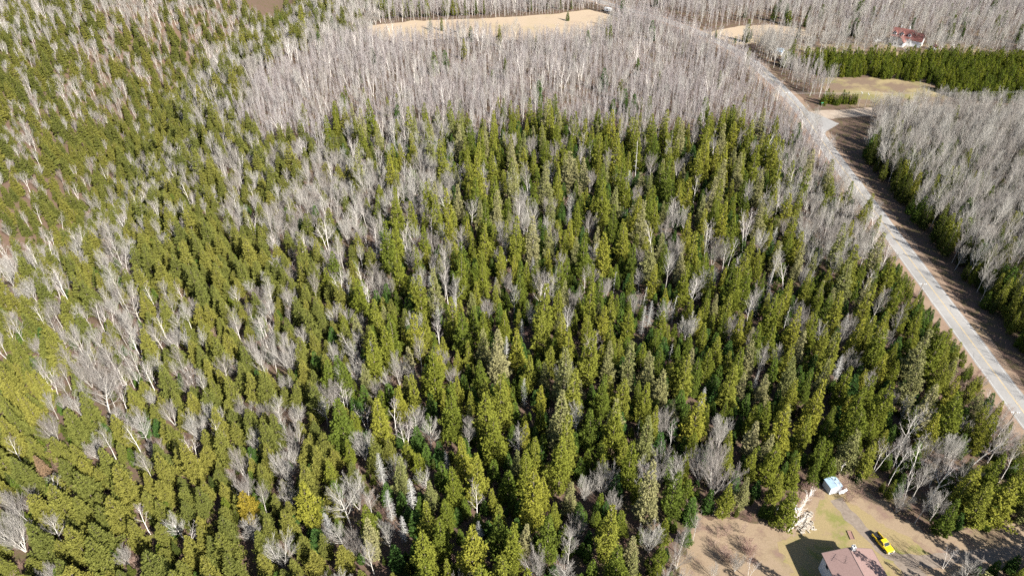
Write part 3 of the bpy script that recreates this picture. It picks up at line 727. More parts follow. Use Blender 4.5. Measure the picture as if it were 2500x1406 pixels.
HAND_C = [
 ('deadspruce', 985, 1288, 11, 1.0, 'silver dead spruce with bare drooping branches at a dark gap', 'the silver dead spruce'),
 ('deadspruce', 930, 1150, 13, 1.0, 'silver grey spruce standing taller left of the young firs', 'the silver grey spruce'),
 ('deadspruce', 1005, 1205, 13, 1.1, 'pale beige dying spruce between the silver spruces', None),
 ('deadspruce', 1570, 785, 12, .9, 'whitish dead spruce among dense green ones', 'the whitish dead spruce'),
 ('snag', 1635, 862, 10, 1.0, 'thin white snag in a dark gap of the spruces', 'the thin white snag'),
 ('snag', 1560, 1040, 8, 1.0, 'short white snag in a black gap', 'the short white snag'),
 ('snag', 1555, 395, 16, 1.0, 'tallest white snag behind the spruces', 'the tallest white snag'),
 ('snag', 1572, 725, 11, 1.0, 'white snag left of the whitish dead spruce', None),
 ('snag', 1645, 755, 12, 1.0, 'leaning pale snag right of the whitish dead spruce', None),
 ('snag', 1920, 780, 11, 1.0, 'grey snag in the spruces near the road', None),
 ('deadspruce', 1280, 960, 11, .8, 'greyish half dead spruce right of a reddish gap', None),
 ('deadspruce', 1090, 1130, 9, .8, 'pale narrow dead spruce above the young green firs', None),
 ('snag', 1500, 690, 10, 1.0, 'thin grey snag at the centre of the spruces', None),
 ('deadspruce', 1880, 690, 11, .9, 'greyish dead spruce left of the road', None),
 ('deadspruce', 1845, 930, 10, .8, 'ash grey dead spruce above the dark spruces', None),
 ('youngfir', 1240, 1185, 10.5, 1.25, 'fresh green cone shaped fir in a black gap', 'the fresh green fir'),
 ('yellowfir', 605, 1238, 12, 1.0, 'broad golden yellow fir among olive firs', 'the golden yellow fir'),
 ('rustfir', 100, 1140, 10, .8, 'rust coloured dying fir among bright firs', 'the rust coloured fir'),
 ('youngfir', 1080, 1160, 10, 1.1, 'leafy green young fir below the pale dead spruce', None),
 ('youngfir', 1040, 1110, 8, 1.0, 'deep green young fir at the head of the gap', None),
 ('youngfir', 1205, 1150, 9, 1.1, 'bluish green young fir left of the fresh green fir', None),
 ('youngfir', 1460, 1045, 8, 1.1, 'round bright green young fir under the spruces', None),
 ('spruce', 1880, 1130, 17, 1.1, 'large dark spruce right of the big grey tree', 'the large dark spruce'),
 ('spruce', 1935, 1150, 15, 1.0, 'spruce standing over the firewood pile', None),
 ('spruce', 1895, 1190, 13, 1.1, 'bushy spruce behind the firewood pile', 'the bushy spruce'),
 ('spruce', 1990, 1150, 12, .9, 'spruce hugging the left side of the white shed', None),
 ('spruce', 2000, 1105, 14, 1.0, 'spruce behind the white shed', None),
 ('spruce', 1960, 1060, 16, 1.0, 'tall spruce behind the spruce that hugs the shed', None),
 ('spruce', 2315, 1262, 15, 1.0, 'lone spruce with a bare lower trunk beside the driveway', 'the lone spruce by the driveway'),
 ('spruce', 2390, 1230, 17, 1.25, 'broad dark spruce right of the birch clump', 'the broad dark spruce'),
 ('spruce', 2450, 1225, 18, 1.25, 'big dark spruce at the right edge above the drive', 'the big dark spruce'),
 ('spruce', 2490, 1190, 18, 1.2, 'dark spruce behind the big dark spruce at the right edge', None),
 ('spruce', 2350, 1200, 16, 1.1, 'dark spruce between the birch clump and the broad dark spruce', None),
 ('spruce', 2420, 1170, 16, 1.1, 'dark spruce behind the broad dark spruce', None),
 ('youngfir', 2385, 1395, 4.5, 1.1, 'low bright fir below the gravel drive', None),
 ('youngfir', 2430, 1385, 5, 1.1, 'low bright fir right of its twin below the drive', None),
 ('youngfir', 2475, 1375, 6, 1.1, 'low dark fir at the right end of the drive', None),
 ('spruce', 2120, 1120, 15, 1.0, 'spruce between the white shed and the birches', None),
 ('spruce', 2175, 1195, 8, 1.0, 'small spruce at the foot of the birches', None),
]
for sp, u, v, h, w, lab, mk in HAND_C:
    put_px(sp, u, v, h, w, .5, lab, mk, r=3.6)
# far right: park trees, lawn spruce, house trees
for (u, v, h, w, sp, lab) in [
 (1825, 76, 15, .85, 'youngfir', 'lone dark spruce standing on the far pale lawn'), (1748, 84, 5, 1.1, 'youngfir', 'small round fir on the far pale lawn'),
 (1834, 84, 6, .9, 'youngfir', 'small fir at the foot of the lone lawn spruce'), (1795, 98, 5, .9, 'youngfir', 'small dark fir at the near edge of the far lawn'),
 (1925, 45, 10, 1.9, 'youngfir', 'broad bushy evergreen beyond the far lawn'), (2086, 66, 11, 1.4, 'youngfir', 'rounded evergreen behind the park trees'), (2430, 70, 16, .8, 'youngfir', 'lone spruce in the bare wood at the far right')]:
    put_px(sp, u, v, h, w, .5, lab, None, r=4)
for i, (u, v, h) in enumerate([(1975, 105, 14), (2010, 95, 14), (2040, 108, 13), (2065, 98, 14), (2115, 100, 15), (2135, 108, 14), (1960, 92, 12), (1995, 80, 13), (2270, 88, 14), (2300, 98, 12), (2335, 105, 13)]):
    put_px('oak', u, v, h, 1.2, .6, None, None, r=7)
# trees beyond the hay field
for i in range(26):
    u = 935 + i * 8 + random.uniform(-5, 5)
    put_px('spruce' if random.random() < .6 else 'pole', u, interp([(930, 46), (1200, 37), (1440, 22)], u), random.uniform(12, 16), .9, base=True, r=3)
for i in range(60):
    u = 1120 + i * 5.3 + random.uniform(-3, 3)
    put_px('spruce' if random.random() < .12 else 'birch' if random.random() < .3 else 'pole', u, interp([(930, 46), (1200, 37), (1440, 20)], u) - random.uniform(0, 3), random.uniform(10, 14), .8, base=True, r=2)
for (u, v, h) in [(1050, 60, 8), (1078, 60, 9), (1118, 66, 8), (1150, 84, 10), (1386, 40, 7)]:
    put_px('youngfir', u, v, h, .9, .5, None, None, r=3)
# grove beside the plantation
for i in range(150):
    x0, x1 = min(p[0] for p in GROVE), max(p[0] for p in GROVE); y0, y1 = min(p[1] for p in GROVE), max(p[1] for p in GROVE)
    x, y = RNG.uniform(x0, x1), RNG.uniform(y0, y1)
    if inside(x, y, GROVE) and free(x, y, 2.0) and line_dist(x, y, ROADC)[0] > 7: put('pole', x, y, RNG.uniform(9, 13), 1.0, r=2.0)
# row of small pines at the corner of the plot
for i in range(16):
    u = 2004 + i * 5.5; put_px('plant', u, 258 - i * .15 + random.uniform(-6, 3), random.uniform(5.5, 8.5) * (1 if i < 12 else .8), .85, base=True, r=1.6)

JUNCTION = poly_at([(1945, 236), (2110, 248), (2135, 325), (2105, 385), (2040, 365), (1990, 330)])
FEATURE = [(u, v, h * .62, at(u, v, h * .62)[1], h) for (sp, u, v, h, w, lab, mk) in HAND] + [(u, v, h * .5, at(u, v, h * .5)[1], h) for (sp, u, v, h, w, lab, mk) in HAND_C]
FEATURE = [(u, v, max(14, project(0, y, 5)[2] * (.26 * h)), y) for (u, v, z, y, h) in FEATURE]
FA = np.array(FEATURE)
def hides(X, Y, h):
    for f in (.45, .7, .95):
        u, v, s = project(X, Y, h * f + height(X, Y))
        hit = (np.hypot(FA[:, 0] - u, (FA[:, 1] - v)) < FA[:, 2]) & (FA[:, 3] > Y - 1)
        if hit.any(): return True
    return False
KEEP_OUT = [YARD, FIELD, PLOT, LAWN2, JUNCTION]
H2x, H2y, _ = HOUSE2
def blocked(x, y):
    for P in KEEP_OUT:
        if inside(x, y, P): return True
    d, sd = side_of_road(x, y)
    if d < (6.6 if sd < 0 else 8.2): return True
    if line_dist(x, y, SIDEC)[0] < 8: return True
    if hypot(x - H2x, y - H2y) < 14: return True
    return False
# --- plantation in rows
px0, px1 = min(p[0] for p in PLANTATION), max(p[0] for p in PLANTATION); py0, py1 = min(p[1] for p in PLANTATION), max(p[1] for p in PLANTATION)
x = px0
while x < px1:
    y = py0
    while y < py1:
        a, b = x + RNG.uniform(-.45, .45), y + RNG.uniform(-.5, .5)
        if inside(a, b, PLANTATION) and hypot(a - H2x, b - H2y) > 13 and RNG.random() > .10:
            put('plant', a, b, RNG.uniform(5.0, 10.5), 1.0, r=1.5)
        y += 3.5
    x += 4.1
# --- everywhere else: dart throwing, kinds by what the photograph shows at that place
n_try = 200000
cand = RNG.random((n_try, 5))
for q in range(n_try):
    Y = 66 + (690 - 66) * (cand[q, 0] ** .85)
    hw = (Y * COSP + CAM_H * SINP) * 1250 / FPX
    X = -hw - 16 + (2 * hw + 16 + 44) * cand[q, 1]
    u, v, s = project(X, Y, 7.0 + height(X, Y))
    if v < -60: continue
    d, sd = side_of_road(X, Y)
    c1, c2, c3 = cand[q, 2], cand[q, 3], cand[q, 4]
    right = sd > 0 and Y < 560 and X > 60
    stand = False; sp_ = None; h = None; w = 1.0
    if right:
        if inside(X, Y, PLANTATION) or inside(X, Y, GROVE): continue
        if inside(X, Y, PARK):
            if c3 > .12: continue
            sp_, h, r = 'oak', 11 + 4 * c2, 7
        elif Y > 470:
            if c1 < .06: sp_, h, r = 'youngfir', 7 + 6 * c2, 3.4
            elif c1 < .5: sp_, h, r = 'tall', 11 + 4 * c2, 3.6
            else: sp_, h, r = 'pole', 11 + 4 * c2, 3.0
            if u < 2050 and v < 75 and c3 < .68: continue
            if u < 1640 and c3 < .6: continue
            r *= 1.15
        else:
            pc = .05
            for (a, b, rr, pp) in ((2220, 420, 45, .8), (2260, 500, 60, .65), (2310, 400, 35, .5), (2350, 440, 50, .4), (2190, 330, 30, .4), (2480, 570, 60, .5), (2440, 680, 60, .55), (2480, 800, 80, .75), (2290, 570, 40, .5), (2400, 720, 60, .6)):
                if hypot(u - a, v - b) < rr: pc = max(pc, pp)
            if c1 < pc: sp_, h, r = 'spruce', 9 + 6 * c2, 4.2
            elif c1 < .45: sp_, h, w, r = 'oak', 10 + 5.5 * c2, .9, 3.6
            else: sp_, h, r = 'tall', 11.5 + 5.5 * c2, 3.0
    else:
        top = interp(TOPLINE, u) + 26 + 16 * sin(u / 23.0) * sin(u / 61.0 + 1) + 34 * (c3 - .5) ** 3 * 8
        west = v < interp([(WEST[k][0], WEST[k][1]) for k in (5, 3, 2, 1, 0)], u) if 560 < u < 930 else u < 560
        if u > 560 and v < top and not west: stand = True
        if stand:
            if c1 < .010 + .05 * smooth(70, 0, top - v): sp_, h, r = ('spruce' if c3 > .4 else 'youngfir'), 8 + 6 * c2, 2.6
            elif c1 < .05: sp_, h, r = 'birch', 10 + 4 * c2, 2.6
            elif c1 < .12: sp_, h, r = 'tall', 11 + 3 * c2, 3.0
            else: sp_, h, r = 'pole', (8.0 + 6.5 * c2) * (.88 + .2 * sin(X / 19.0) * sin(Y / 23.0 + 1)), 2.15
        else:
            pc = conifer_share(u, v)
            if v < 380 and u < 700: pc = min(.95, pc * 1.3)
            if 2120 < u < 2350 and 1085 < v < 1250: pc = .12
            pf = 1 - smooth(650, 1050, u)
            if c1 < pc:
                if c2 < pf:
                    sp_, h, w, r = 'fir', 6.5 + 9.0 * c3, 1.02 + .3 * (.5 - c3), 3.0 + 2.0 * c3
                    if v < 420: h *= 1.12
                else:
                    sp_, h, w, r = 'spruce', 9.5 + 13.0 * c3, 1.12 - .10 * c3, 3.7 + 2.5 * c3
                    t = (c1 / max(pc, .01))
                    if t > .84: sp_ = 'lichen'
                    elif t < .03: sp_, h = 'deadspruce', 9 + 4 * c3
                    elif t < .18: sp_, h, r = 'youngfir', 4 + 6 * c3, 2.2
                    elif t < .175: sp_, h = 'snag', 8 + 5 * c3
                if v < 350 and u < 700: w *= .92
            else:
                t = (c1 - pc) / max(1 - pc, .01)
                near_road = d < 26
                if t < (.42 if u > 500 else .22): sp_, h, w, r = 'maple', 7.5 + 4 * c3, .85, 3.4
                elif t < (.62 if u > 500 else .40): sp_, h, r = 'oak', 9 + 4 * c3, 3.8
                elif t < .84: sp_, h, r = 'tall', 10.5 + 4.5 * c3, 3.2
                else: sp_, h, w, r = 'birch', 10 + 4 * c3, .9, 3.2
                if u < 950: h *= .82; w *= 1.05
                if near_road and u > 1900: h *= .85; r *= .8
    if right and Y < 345 and d < 13.5 + 3 * c2: continue
    if right:
        ub, vb, _s = project(X, Y, 0)
        if 236 < vb < 284 and ub > 2060: continue
    if sd < 0 and v > 560 and u > 1700:
        lim = (d - 5.0) * 1.0
        if sp_ in ('maple', 'oak', 'tall', 'birch'): lim = lim * 1.2 + 1.0
        elif sp_ in ('spruce', 'lichen', 'darkshadespruce', 'youngfir'): lim = lim * 1.12 + .5
        if v > 640 and d < 30 and sp_ in ('maple', 'oak', 'tall', 'birch') and c2 < .6: sp_, h, r = 'spruce', 7 + 9 * c3, 3.0
        if lim < 3.0: continue
        if h > lim: h = lim * (.8 + .2 * c2)
        if h < 5.5 and sp_ in ('spruce', 'lichen'): sp_ = 'youngfir'
    if d < (5.6 if (sd < 0 and sp_ in ('maple', 'oak', 'tall', 'birch') and 1960 < u < 2230) else 7.2 if sd < 0 else 9.0): continue
    if blocked(X, Y) and not (sd < 0 and d < 7.2 and 1960 < u < 2230): continue
    if not free(X, Y, r): continue
    if not stand and hides(X, Y, h): continue
    put(sp_, X, Y, h, w * float(.9 + .2 * c2), r=r, tilt=.03 * c3)
# conifers under the bare trees right of the road, needles mostly darkened for shade
for q in range(12000):
    Y = RNG.uniform(70, 345); X = RNG.uniform(150, 330); c = RNG.random()
    u, v, s = project(X, Y, 4)
    d, sd = side_of_road(X, Y)
    if sd < 0 or d < 13 or u > 2560 or v < 285: continue
    if inside(X, Y, JUNCTION) or inside(X, Y, YARD): continue
    patch = .5 + .5 * sin(Y / 7.0 + 2) * sin(X / 9.0 + Y / 31.0)
    if c > (.5 + .5 * patch if d < 30 else .25 + .5 * patch): continue
    if not free(X, Y, .4 if d < 34 else .8): continue
    put('darkshadespruce' if RNG.random() < .8 else 'youngfir', X, Y, RNG.uniform(6, 14) if d < 34 else RNG.uniform(5, 10), 1.1, r=2.6)
for q in range(9000):
    Y = RNG.uniform(80, 330); hw = (Y * COSP + CAM_H * SINP) * 1250 / FPX; X = RNG.uniform(-hw - 5, min(hw, 150))
    u, v, s = project(X, Y, 2); d, sd = side_of_road(X, Y)
    if sd > 0 or d < 9 or blocked(X, Y): continue
    if RNG.random() > conifer_share(u, v) * .8 or not free(X, Y, -.2): continue
    if RNG.random() < .75: put('darkshadespruce' if RNG.random() < .5 else 'youngfir', X, Y, RNG.uniform(2.5, 6), 1.25, r=1.8)
    elif hides(X, Y, 3) is False: put('shrub', X, Y, RNG.uniform(1.5, 3), 1.0, r=1.5)
# scrub along the left verge of the road
for q in range(260):
    i = int(RNG.integers(20, 120)); t_ = ROADC[i + 1] - ROADC[i]; t_ = t_ / np.linalg.norm(t_); dd = RNG.uniform(5.6, 11)
    x, y = ROADC[i][0] - t_[1] * dd, ROADC[i][1] + t_[0] * dd
    if free(x, y, .6) and not inside(x, y, YARD): put('shrub' if RNG.random() < .7 else 'maple', x, y, RNG.uniform(1.6, 4.0), 1.0, r=.9)
# brush at the yard edge and in the openings
for (u, v, n, rad) in ((1735, 1215, 12, 9), (1700, 1245, 5, 5), (1785, 1335, 16, 4.5), (820, 1040, 14, 9), (1320, 800, 10, 7), (1960, 1205, 5, 4), (2090, 1205, 7, 5), (880, 1290, 5, 5), (1230, 395, 6, 6), (1000, 920, 5, 4), (2060, 640, 8, 9), (2350, 930, 8, 5), (2420, 1010, 8, 6), (1690, 1180, 6, 6)):
    cx, cy_, _ = at(u, v)
    for _ in range(n):
        x, y = cx + RNG.uniform(-rad, rad), cy_ + RNG.uniform(-rad, rad)
        if line_dist(x, y, ROADC)[0] > 5 and hypot(x - H_ridge[0], y - H_ridge[1]) > 9: put('shrub', x, y, RNG.uniform(1.8, 3.4), 1.0, r=.8)

# ------------------------------------------------------------------ individuals and masses
def visible_size(t):
    u, v, s = project(t['x'], t['y'], t['z'] + t['h'] * .6)
    ok = -30 < u < 2530 and -30 < v < 1440
    return (t['h'] * s) if ok else -1, u, v
KIND = {}
for k_, a in dict(darkshadespruce=('spruce_tree', 'spruce'), spruce=('spruce_tree', 'spruce'), lichen=('spruce_tree', 'spruce'), fir=('fir_tree', 'fir'), yellowfir=('fir_tree', 'fir'), rustfir=('fir_tree', 'fir'), youngfir=('young_fir', 'young fir'),
                  plant=('plantation_spruce', 'plantation tree'), deadspruce=('dead_spruce', 'dead tree'), maple=('bare_tree', 'bare tree'), oak=('bare_tree', 'bare tree'), tall=('bare_tree', 'bare tree'),
                  pole=('young_hardwood', 'young hardwood'), birch=('birch_tree', 'birch'), shrub=('bare_shrub', 'shrub'), snag=('dead_snag', 'snag')).items(): KIND[k_] = a
GROUP = dict(spruce_tree='spruces of the mixed forest', fir_tree='firs of the left slope', young_fir='young green firs', plantation_spruce='plantation trees in rows', dead_spruce='dead spruces', bare_tree='bare broadleaf trees',
             young_hardwood='slim bare trees of the hardwood stand', birch_tree='bare birches', bare_shrub='bare brown shrubs', dead_snag='dead snags')
MASS = dict(spruce_tree=('spruce_forest', 'more spruces of the forest farther from the camera'), fir_tree=('fir_forest', 'more firs of the forest on the left slope'), young_fir=('young_fir_forest', 'scattered young firs farther away'), plantation_spruce=('plantation_forest', 'dense rows of plantation conifers'),
            dead_spruce=('dead_spruce_forest', 'dead spruces farther away'), bare_tree=('bare_forest', 'bare broadleaf trees farther away'), young_hardwood=('hardwood_forest', 'dense stand of slim bare hardwoods'), birch_tree=('birch_forest', 'bare birches farther away'), bare_shrub=('shrub_undergrowth', 'bare brown brush'), dead_snag=('snag_forest', 'dead snags farther away'))
MARKS = [(t['x'], t['y'], t['mark']) for t in PLACED if t['mark']]
for (u, v, ph) in ((2155, 1325, 'the yellow pickup'), (2038, 1185, 'the white shed'), (1945, 1270, 'the firewood pile'), (2010, 1360, 'the brown roofed house'), (2254, 700, 'the pole by the near road'), (2003, 345, 'the pole by the side road')):
    a = at(u, v, 0); MARKS.append((a[0], a[1], ph))
MARKPX = [(*project(x, y, 5)[:2], ph) for x, y, ph in MARKS]
COLOUR = dict(darkshadespruce='shade darkened', spruce='olive', lichen='grey green', fir='yellow olive', yellowfir='golden', rustfir='rusty', youngfir='fresh green', deadspruce='silver', maple='bare multi stemmed', oak='bare spreading', tall='bare upright', birch='white', snag='white', shrub='brown')
NOUN = dict(darkshadespruce='spruce', spruce='spruce', lichen='lichened spruce', fir='fir', youngfir='young fir', deadspruce='dead spruce', maple='tree', oak='tree', tall='tree', birch='birch', snag='snag', shrub='shrub', yellowfir='fir', rustfir='fir')
ORD = ['nearest', 'second', 'third', 'fourth', 'fifth', 'sixth', 'seventh', 'eighth', 'ninth', 'tenth', 'eleventh', 'twelfth', 'thirteenth', 'fourteenth', 'fifteenth', 'sixteenth', 'seventeenth', 'eighteenth', 'nineteenth', 'twentieth'] + ['%s' % w for w in ('twenty-first', 'twenty-second', 'twenty-third', 'twenty-fourth', 'twenty-fifth', 'twenty-sixth', 'twenty-seventh', 'twenty-eighth', 'twenty-ninth', 'thirtieth')]
by_kind = {}
for t in PLACED:
    t['vis'], t['u'], t['v'] = visible_size(t)
    by_kind.setdefault(KIND[t['sp']][0], []).append(t)
LIMIT = dict(plantation_spruce=300, young_hardwood=300)
SINGLE = ('plantation_spruce', 'young_hardwood', 'bare_shrub')
solo, rest = [], {}
for kn, L in by_kind.items():
    L.sort(key=lambda t: (-(1 if t['label'] else 0), -t['vis']))
    lim = LIMIT.get(kn, 300)
    for i, t in enumerate(L):
        if i < lim and t['vis'] > 0: solo.append(t)
        else: rest.setdefault(kn, []).append(t)
# labels that tell each tree from its neighbours by the nearest landmark
bucket = {}
for t in solo:
    if t['label'] or t['sp'] in ('plant', 'pole'): continue
    best = min(MARKPX, key=lambda m: (m[0] - t['u']) ** 2 + ((m[1] - t['v']) * 1.15) ** 2)
    dx, dy = t['u'] - best[0], t['v'] - best[1]
    rel = ('right of' if dx > 0 else 'left of') if abs(dx) > abs(dy) else ('in front of' if dy > 0 else 'behind')
    bucket.setdefault((KIND[t['sp']][0], COLOUR[t['sp']], NOUN[t['sp']], rel, best[2]), []).append((hypot(dx, dy), t))
for (kn, colr, noun, rel, ph), L in bucket.items():
    L.sort(key=lambda p: p[0])
    for i, (d, t) in enumerate(L):
        if i < len(ORD): t['label'] = f'{colr} {noun}, {ORD[i] + " one" if len(L) > 1 or i else "the one"} {rel} {ph}'
        else: t['label'] = f'{colr} {noun} far {rel} {ph}'
for t in solo:
    if t['sp'] == 'plant': t['label'] = 'dense green conifer in the planted block beside the mown plot'
    if t['sp'] == 'pole': t['label'] = 'slim bare hardwood with pinkish twigs in a dense young stand'

def place_individual(t):
    kn, cat = KIND[t['sp']]
    tr, cr, wh = SPECIES[t['sp']][t['k']]
    if kn in SINGLE:
        o = bpy.data.objects.new(kn, wh); COL.objects.link(o)
    else:
        o = bpy.data.objects.new(kn, None); COL.objects.link(o); o.empty_display_size = .5
    o.location = (t['x'], t['y'], t['z'])
    o.rotation_mode = 'XYZ'
    o.rotation_euler = (t['tilt'] * cos(t['taz']), t['tilt'] * sin(t['taz']), t['rz'])
    o.scale = (t['sxy'], t['sxy'], t['sz'])
    tag(o, t['label'], cat, GROUP[kn])
    if kn not in SINGLE:
        for nm, me in (('trunk', tr), ('crown', cr)):
            c = bpy.data.objects.new(nm, me); COL.objects.link(c); c.parent = o
for t in solo: place_individual(t)

def instancer(coll):
    ng = bpy.data.node_groups.new('forest_instancer', 'GeometryNodeTree')
    ng.interface.new_socket('Geometry', in_out='INPUT', socket_type='NodeSocketGeometry')
    ng.interface.new_socket('Geometry', in_out='OUTPUT', socket_type='NodeSocketGeometry')
    N = ng.nodes; Lk = ng.links
    gi = N.new('NodeGroupInput'); go = N.new('NodeGroupOutput')
    iop = N.new('GeometryNodeInstanceOnPoints'); ci = N.new('GeometryNodeCollectionInfo')
    ci.inputs['Collection'].default_value = coll; ci.inputs['Separate Children'].default_value = True; ci.inputs['Reset Children'].default_value = True
    def attr(name, typ):
        a = N.new('GeometryNodeInputNamedAttribute'); a.data_type = typ; a.inputs['Name'].default_value = name
        return [s for s in a.outputs if s.enabled and s.name == 'Attribute'][0]
    Lk.new(gi.outputs[0], iop.inputs['Points']); Lk.new(ci.outputs[0], iop.inputs['Instance'])
    iop.inputs['Pick Instance'].default_value = True
    Lk.new(attr('pick', 'INT'), iop.inputs['Instance Index'])
    Lk.new(attr('turn', 'FLOAT_VECTOR'), iop.inputs['Rotation'])
    Lk.new(attr('size', 'FLOAT_VECTOR'), iop.inputs['Scale'])
    Lk.new(iop.outputs[0], go.inputs[0])
    return ng
for kn, L in rest.items():
    coll = bpy.data.collections.new(kn + '_kinds'); idx = {}
    for sp_ in sorted({t['sp'] for t in L}):
        for k, (a, b, w) in enumerate(SPECIES[sp_]):
            idx[(sp_, k)] = len(idx)
            coll.objects.link(bpy.data.objects.new('%s_%03d' % (kn, idx[(sp_, k)]), w))
    name, lab = MASS[kn]
    me = bpy.data.meshes.new(name); n = len(L)
    me.vertices.add(n); me.vertices.foreach_set('co', np.array([(t['x'], t['y'], t['z']) for t in L], dtype=np.float32).ravel())
    a = me.attributes.new('pick', 'INT', 'POINT'); a.data.foreach_set('value', np.array([idx[(t['sp'], t['k'])] for t in L], dtype=np.int32))
    a = me.attributes.new('turn', 'FLOAT_VECTOR', 'POINT'); a.data.foreach_set('vector', np.array([(t['tilt'] * cos(t['taz']), t['tilt'] * sin(t['taz']), t['rz']) for t in L], dtype=np.float32).ravel())
    a = me.attributes.new('size', 'FLOAT_VECTOR', 'POINT'); a.data.foreach_set('vector', np.array([(t['sxy'], t['sxy'], t['sz']) for t in L], dtype=np.float32).ravel())
    o = link(name, me); md = o.modifiers.new('trees', 'NODES'); md.node_group = instancer(coll)
    tag(o, lab, kind='stuff')
print('TREES', len(PLACED), {k: (len(v), len(rest.get(k, []))) for k, v in by_kind.items()})
# ------------------------------------------------------------------ things people made
M['roof'] = pmat('mauve_brown_shingles', [(.3, (.185, .122, .108)), (.7, (.225, .152, .136))], 3.0, .9, .15, 6)
M['trim'] = flat('dark_trim', (.10, .08, .075)); M['siding'] = flat('white_siding', (.62, .64, .66), .6, .3, .05)
M['white'] = flat('white_paint', (.70, .71, .72), .5, .3, .05); M['glass'] = flat('dark_glass', (.02, .026, .032), .12, .6, .2)
M['steel'] = flat('galvanised_steel', (.45, .46, .47), .4, .5, .1); M['black'] = flat('black_plastic', (.013, .013, .015), .6, .3)
M['yellow'] = pmat('yellow_car_paint', [(.3, (.68, .47, .006)), (.7, (.70, .49, .007))], 1.0, .3, .5, 2, coat=.6)
M['tyre'] = flat('tyre_rubber', (.018, .018, .019), .9, .1); M['chrome'] = pmat('chrome', [(.3, (.6, .6, .6)), (.7, (.7, .7, .7))], 1, .25, .5, 2, metal=.8)
M['lamp'] = flat('headlamp_glass', (.75, .75, .72), .15, .6, .03); M['redlamp'] = flat('tail_lamp', (.35, .02, .015), .3)
M['shedroof'] = flat('pale_metal_roof', (0.300, 0.406, 0.512), .5, .4, .06); M['shedwall'] = flat('white_metal_wall', (0.444, 0.518, 0.584), .6, .3, .04)
M['log'] = pmat('split_birch_wood', [(.3, (0.260, 0.211, 0.155)), (.6, (0.372, 0.335, 0.285)), (.8, (0.434, 0.415, 0.384))], 2.5, .9, .1)
M['board'] = flat('weathered_boards', (.20, .14, .10), .9, .1, .2); M['redroof'] = flat('red_roof', (.135, .058, .050), .85, .15, .12, 2.0)
M['concrete'] = flat('pale_chimney', (.56, .55, .53), .8, .2, .1); M['polewood'] = flat('grey_pole_wood', (.26, .225, .19), .9, .1, .15)
M['ins'] = flat('white_insulator', (.75, .77, .78), .3, .5, .03); M['wire'] = flat('wire', (.42, .42, .42), .5, .4, .05)
M['tarp'] = flat('grey_tarp', (.36, .38, .41), .6, .3, .15); M['green'] = flat('green_sign_paint', (.03, .22, .10), .5, .3, .05)

# --- the brown roofed house
hd = atan2(H_dir[1], H_dir[0])
t = empty('house', (H_ridge[0], H_ridge[1], 0), hd, 'two storey white house with a brown gable roof, cut by the bottom edge', 'house')
LH, HW, OV = 14.0, 5.55, .5     # x along the ridge, towards the camera; +y is to the left of that
rise = (HZ_R - HZ_E) / (HW + OV)
b = MB(); ze = HZ_R - rise * HW - .22
b.extrude([(-HW, 0), (HW, 0), (HW, ze), (0, HZ_R - .24), (-HW, ze)], 'x', .35, LH - .35); b.build('wall', M['siding'], t)
rf = None
for sgn in (-1, 1):
    e = HW + OV
    b = MB().extrude([(0.0, HZ_R - .20), (sgn * e, HZ_E - .20), (sgn * e, HZ_E), (0.0, HZ_R)], 'x', 0, LH)
    rf = b.build('roof', M['roof'], t)
    MB().box(-.06, min(sgn * e, sgn * (e + .06)), HZ_E - .24, LH + .06, max(sgn * e, sgn * (e + .06)), HZ_E + .012).build('eave_trim', M['trim'], rf)
    MB().extrude([(sgn * .1, HZ_R - .24), (sgn * e, HZ_E - .21), (sgn * e, HZ_E + .03), (sgn * .1, HZ_R + .01)], 'x', -.08, -.004).build('gable_trim', M['trim'], rf)
MB().tube((0, 0, HZ_R - .02), (LH, 0, HZ_R - .02), .09, n=6).build('ridge_cap', M['trim'], t)
def wall_window(x, z, w, h, side):
    y = side * HW
    f = MB().box(x - w / 2 - .07, min(y - side * .05, y + side * .05), z - h / 2 - .07, x + w / 2 + .07, max(y - side * .05, y + side * .05), z + h / 2 + .07).build('window', M['white'], t)
    MB().box(x - w / 2, min(y, y + side * .065), z - h / 2, x + w / 2, max(y, y + side * .065), z + h / 2).build('pane', M['glass'], f)
left = 1 if (cos(hd) * 0 - sin(hd)) < 0 else -1
for x_, z_ in ((2.6, 4.0), (6.5, 4.0), (10.2, 4.0), (4.0, 1.5), (9.0, 1.5)): wall_window(x_, z_, .95, .85, left)
for x_, z_ in ((3.0, 4.0), (8.0, 4.0)): wall_window(x_, z_, .95, .85, -left)
cx_, cyy = .55, -left * .75
b = MB().box(cx_ - .38, cyy - .38, HZ_R - 1.2, cx_ + .38, cyy + .38, HZ_R + 1.0).box(cx_ - .46, cyy - .46, HZ_R + 1.0, cx_ + .46, cyy + .46, HZ_R + 1.14)
ch = b.build('chimney', M['concrete'], t); MB().tube((cx_, cyy, HZ_R + 1.14), (cx_, cyy, HZ_R + 1.5), .16, n=10).build('flue', M['black'], ch)
b = MB(); a0 = (3.4, left * 2.6, HZ_R - rise * 2.6)
b.tube(a0, (a0[0], a0[1], a0[2] + 1.5), .03, n=5).tube((a0[0] - .9, a0[1] + .6, a0[2] + 1.35), (a0[0] + .9, a0[1] - .6, a0[2] + 1.45), .03, n=5)
for k in range(5):
    q = -.8 + k * .4; b.tube((a0[0] + q - .25, a0[1] - q * .66 - .38, a0[2] + 1.4), (a0[0] + q + .25, a0[1] - q * .66 + .38, a0[2] + 1.4), .022, n=4)
b.build('antenna', M['black'], t)

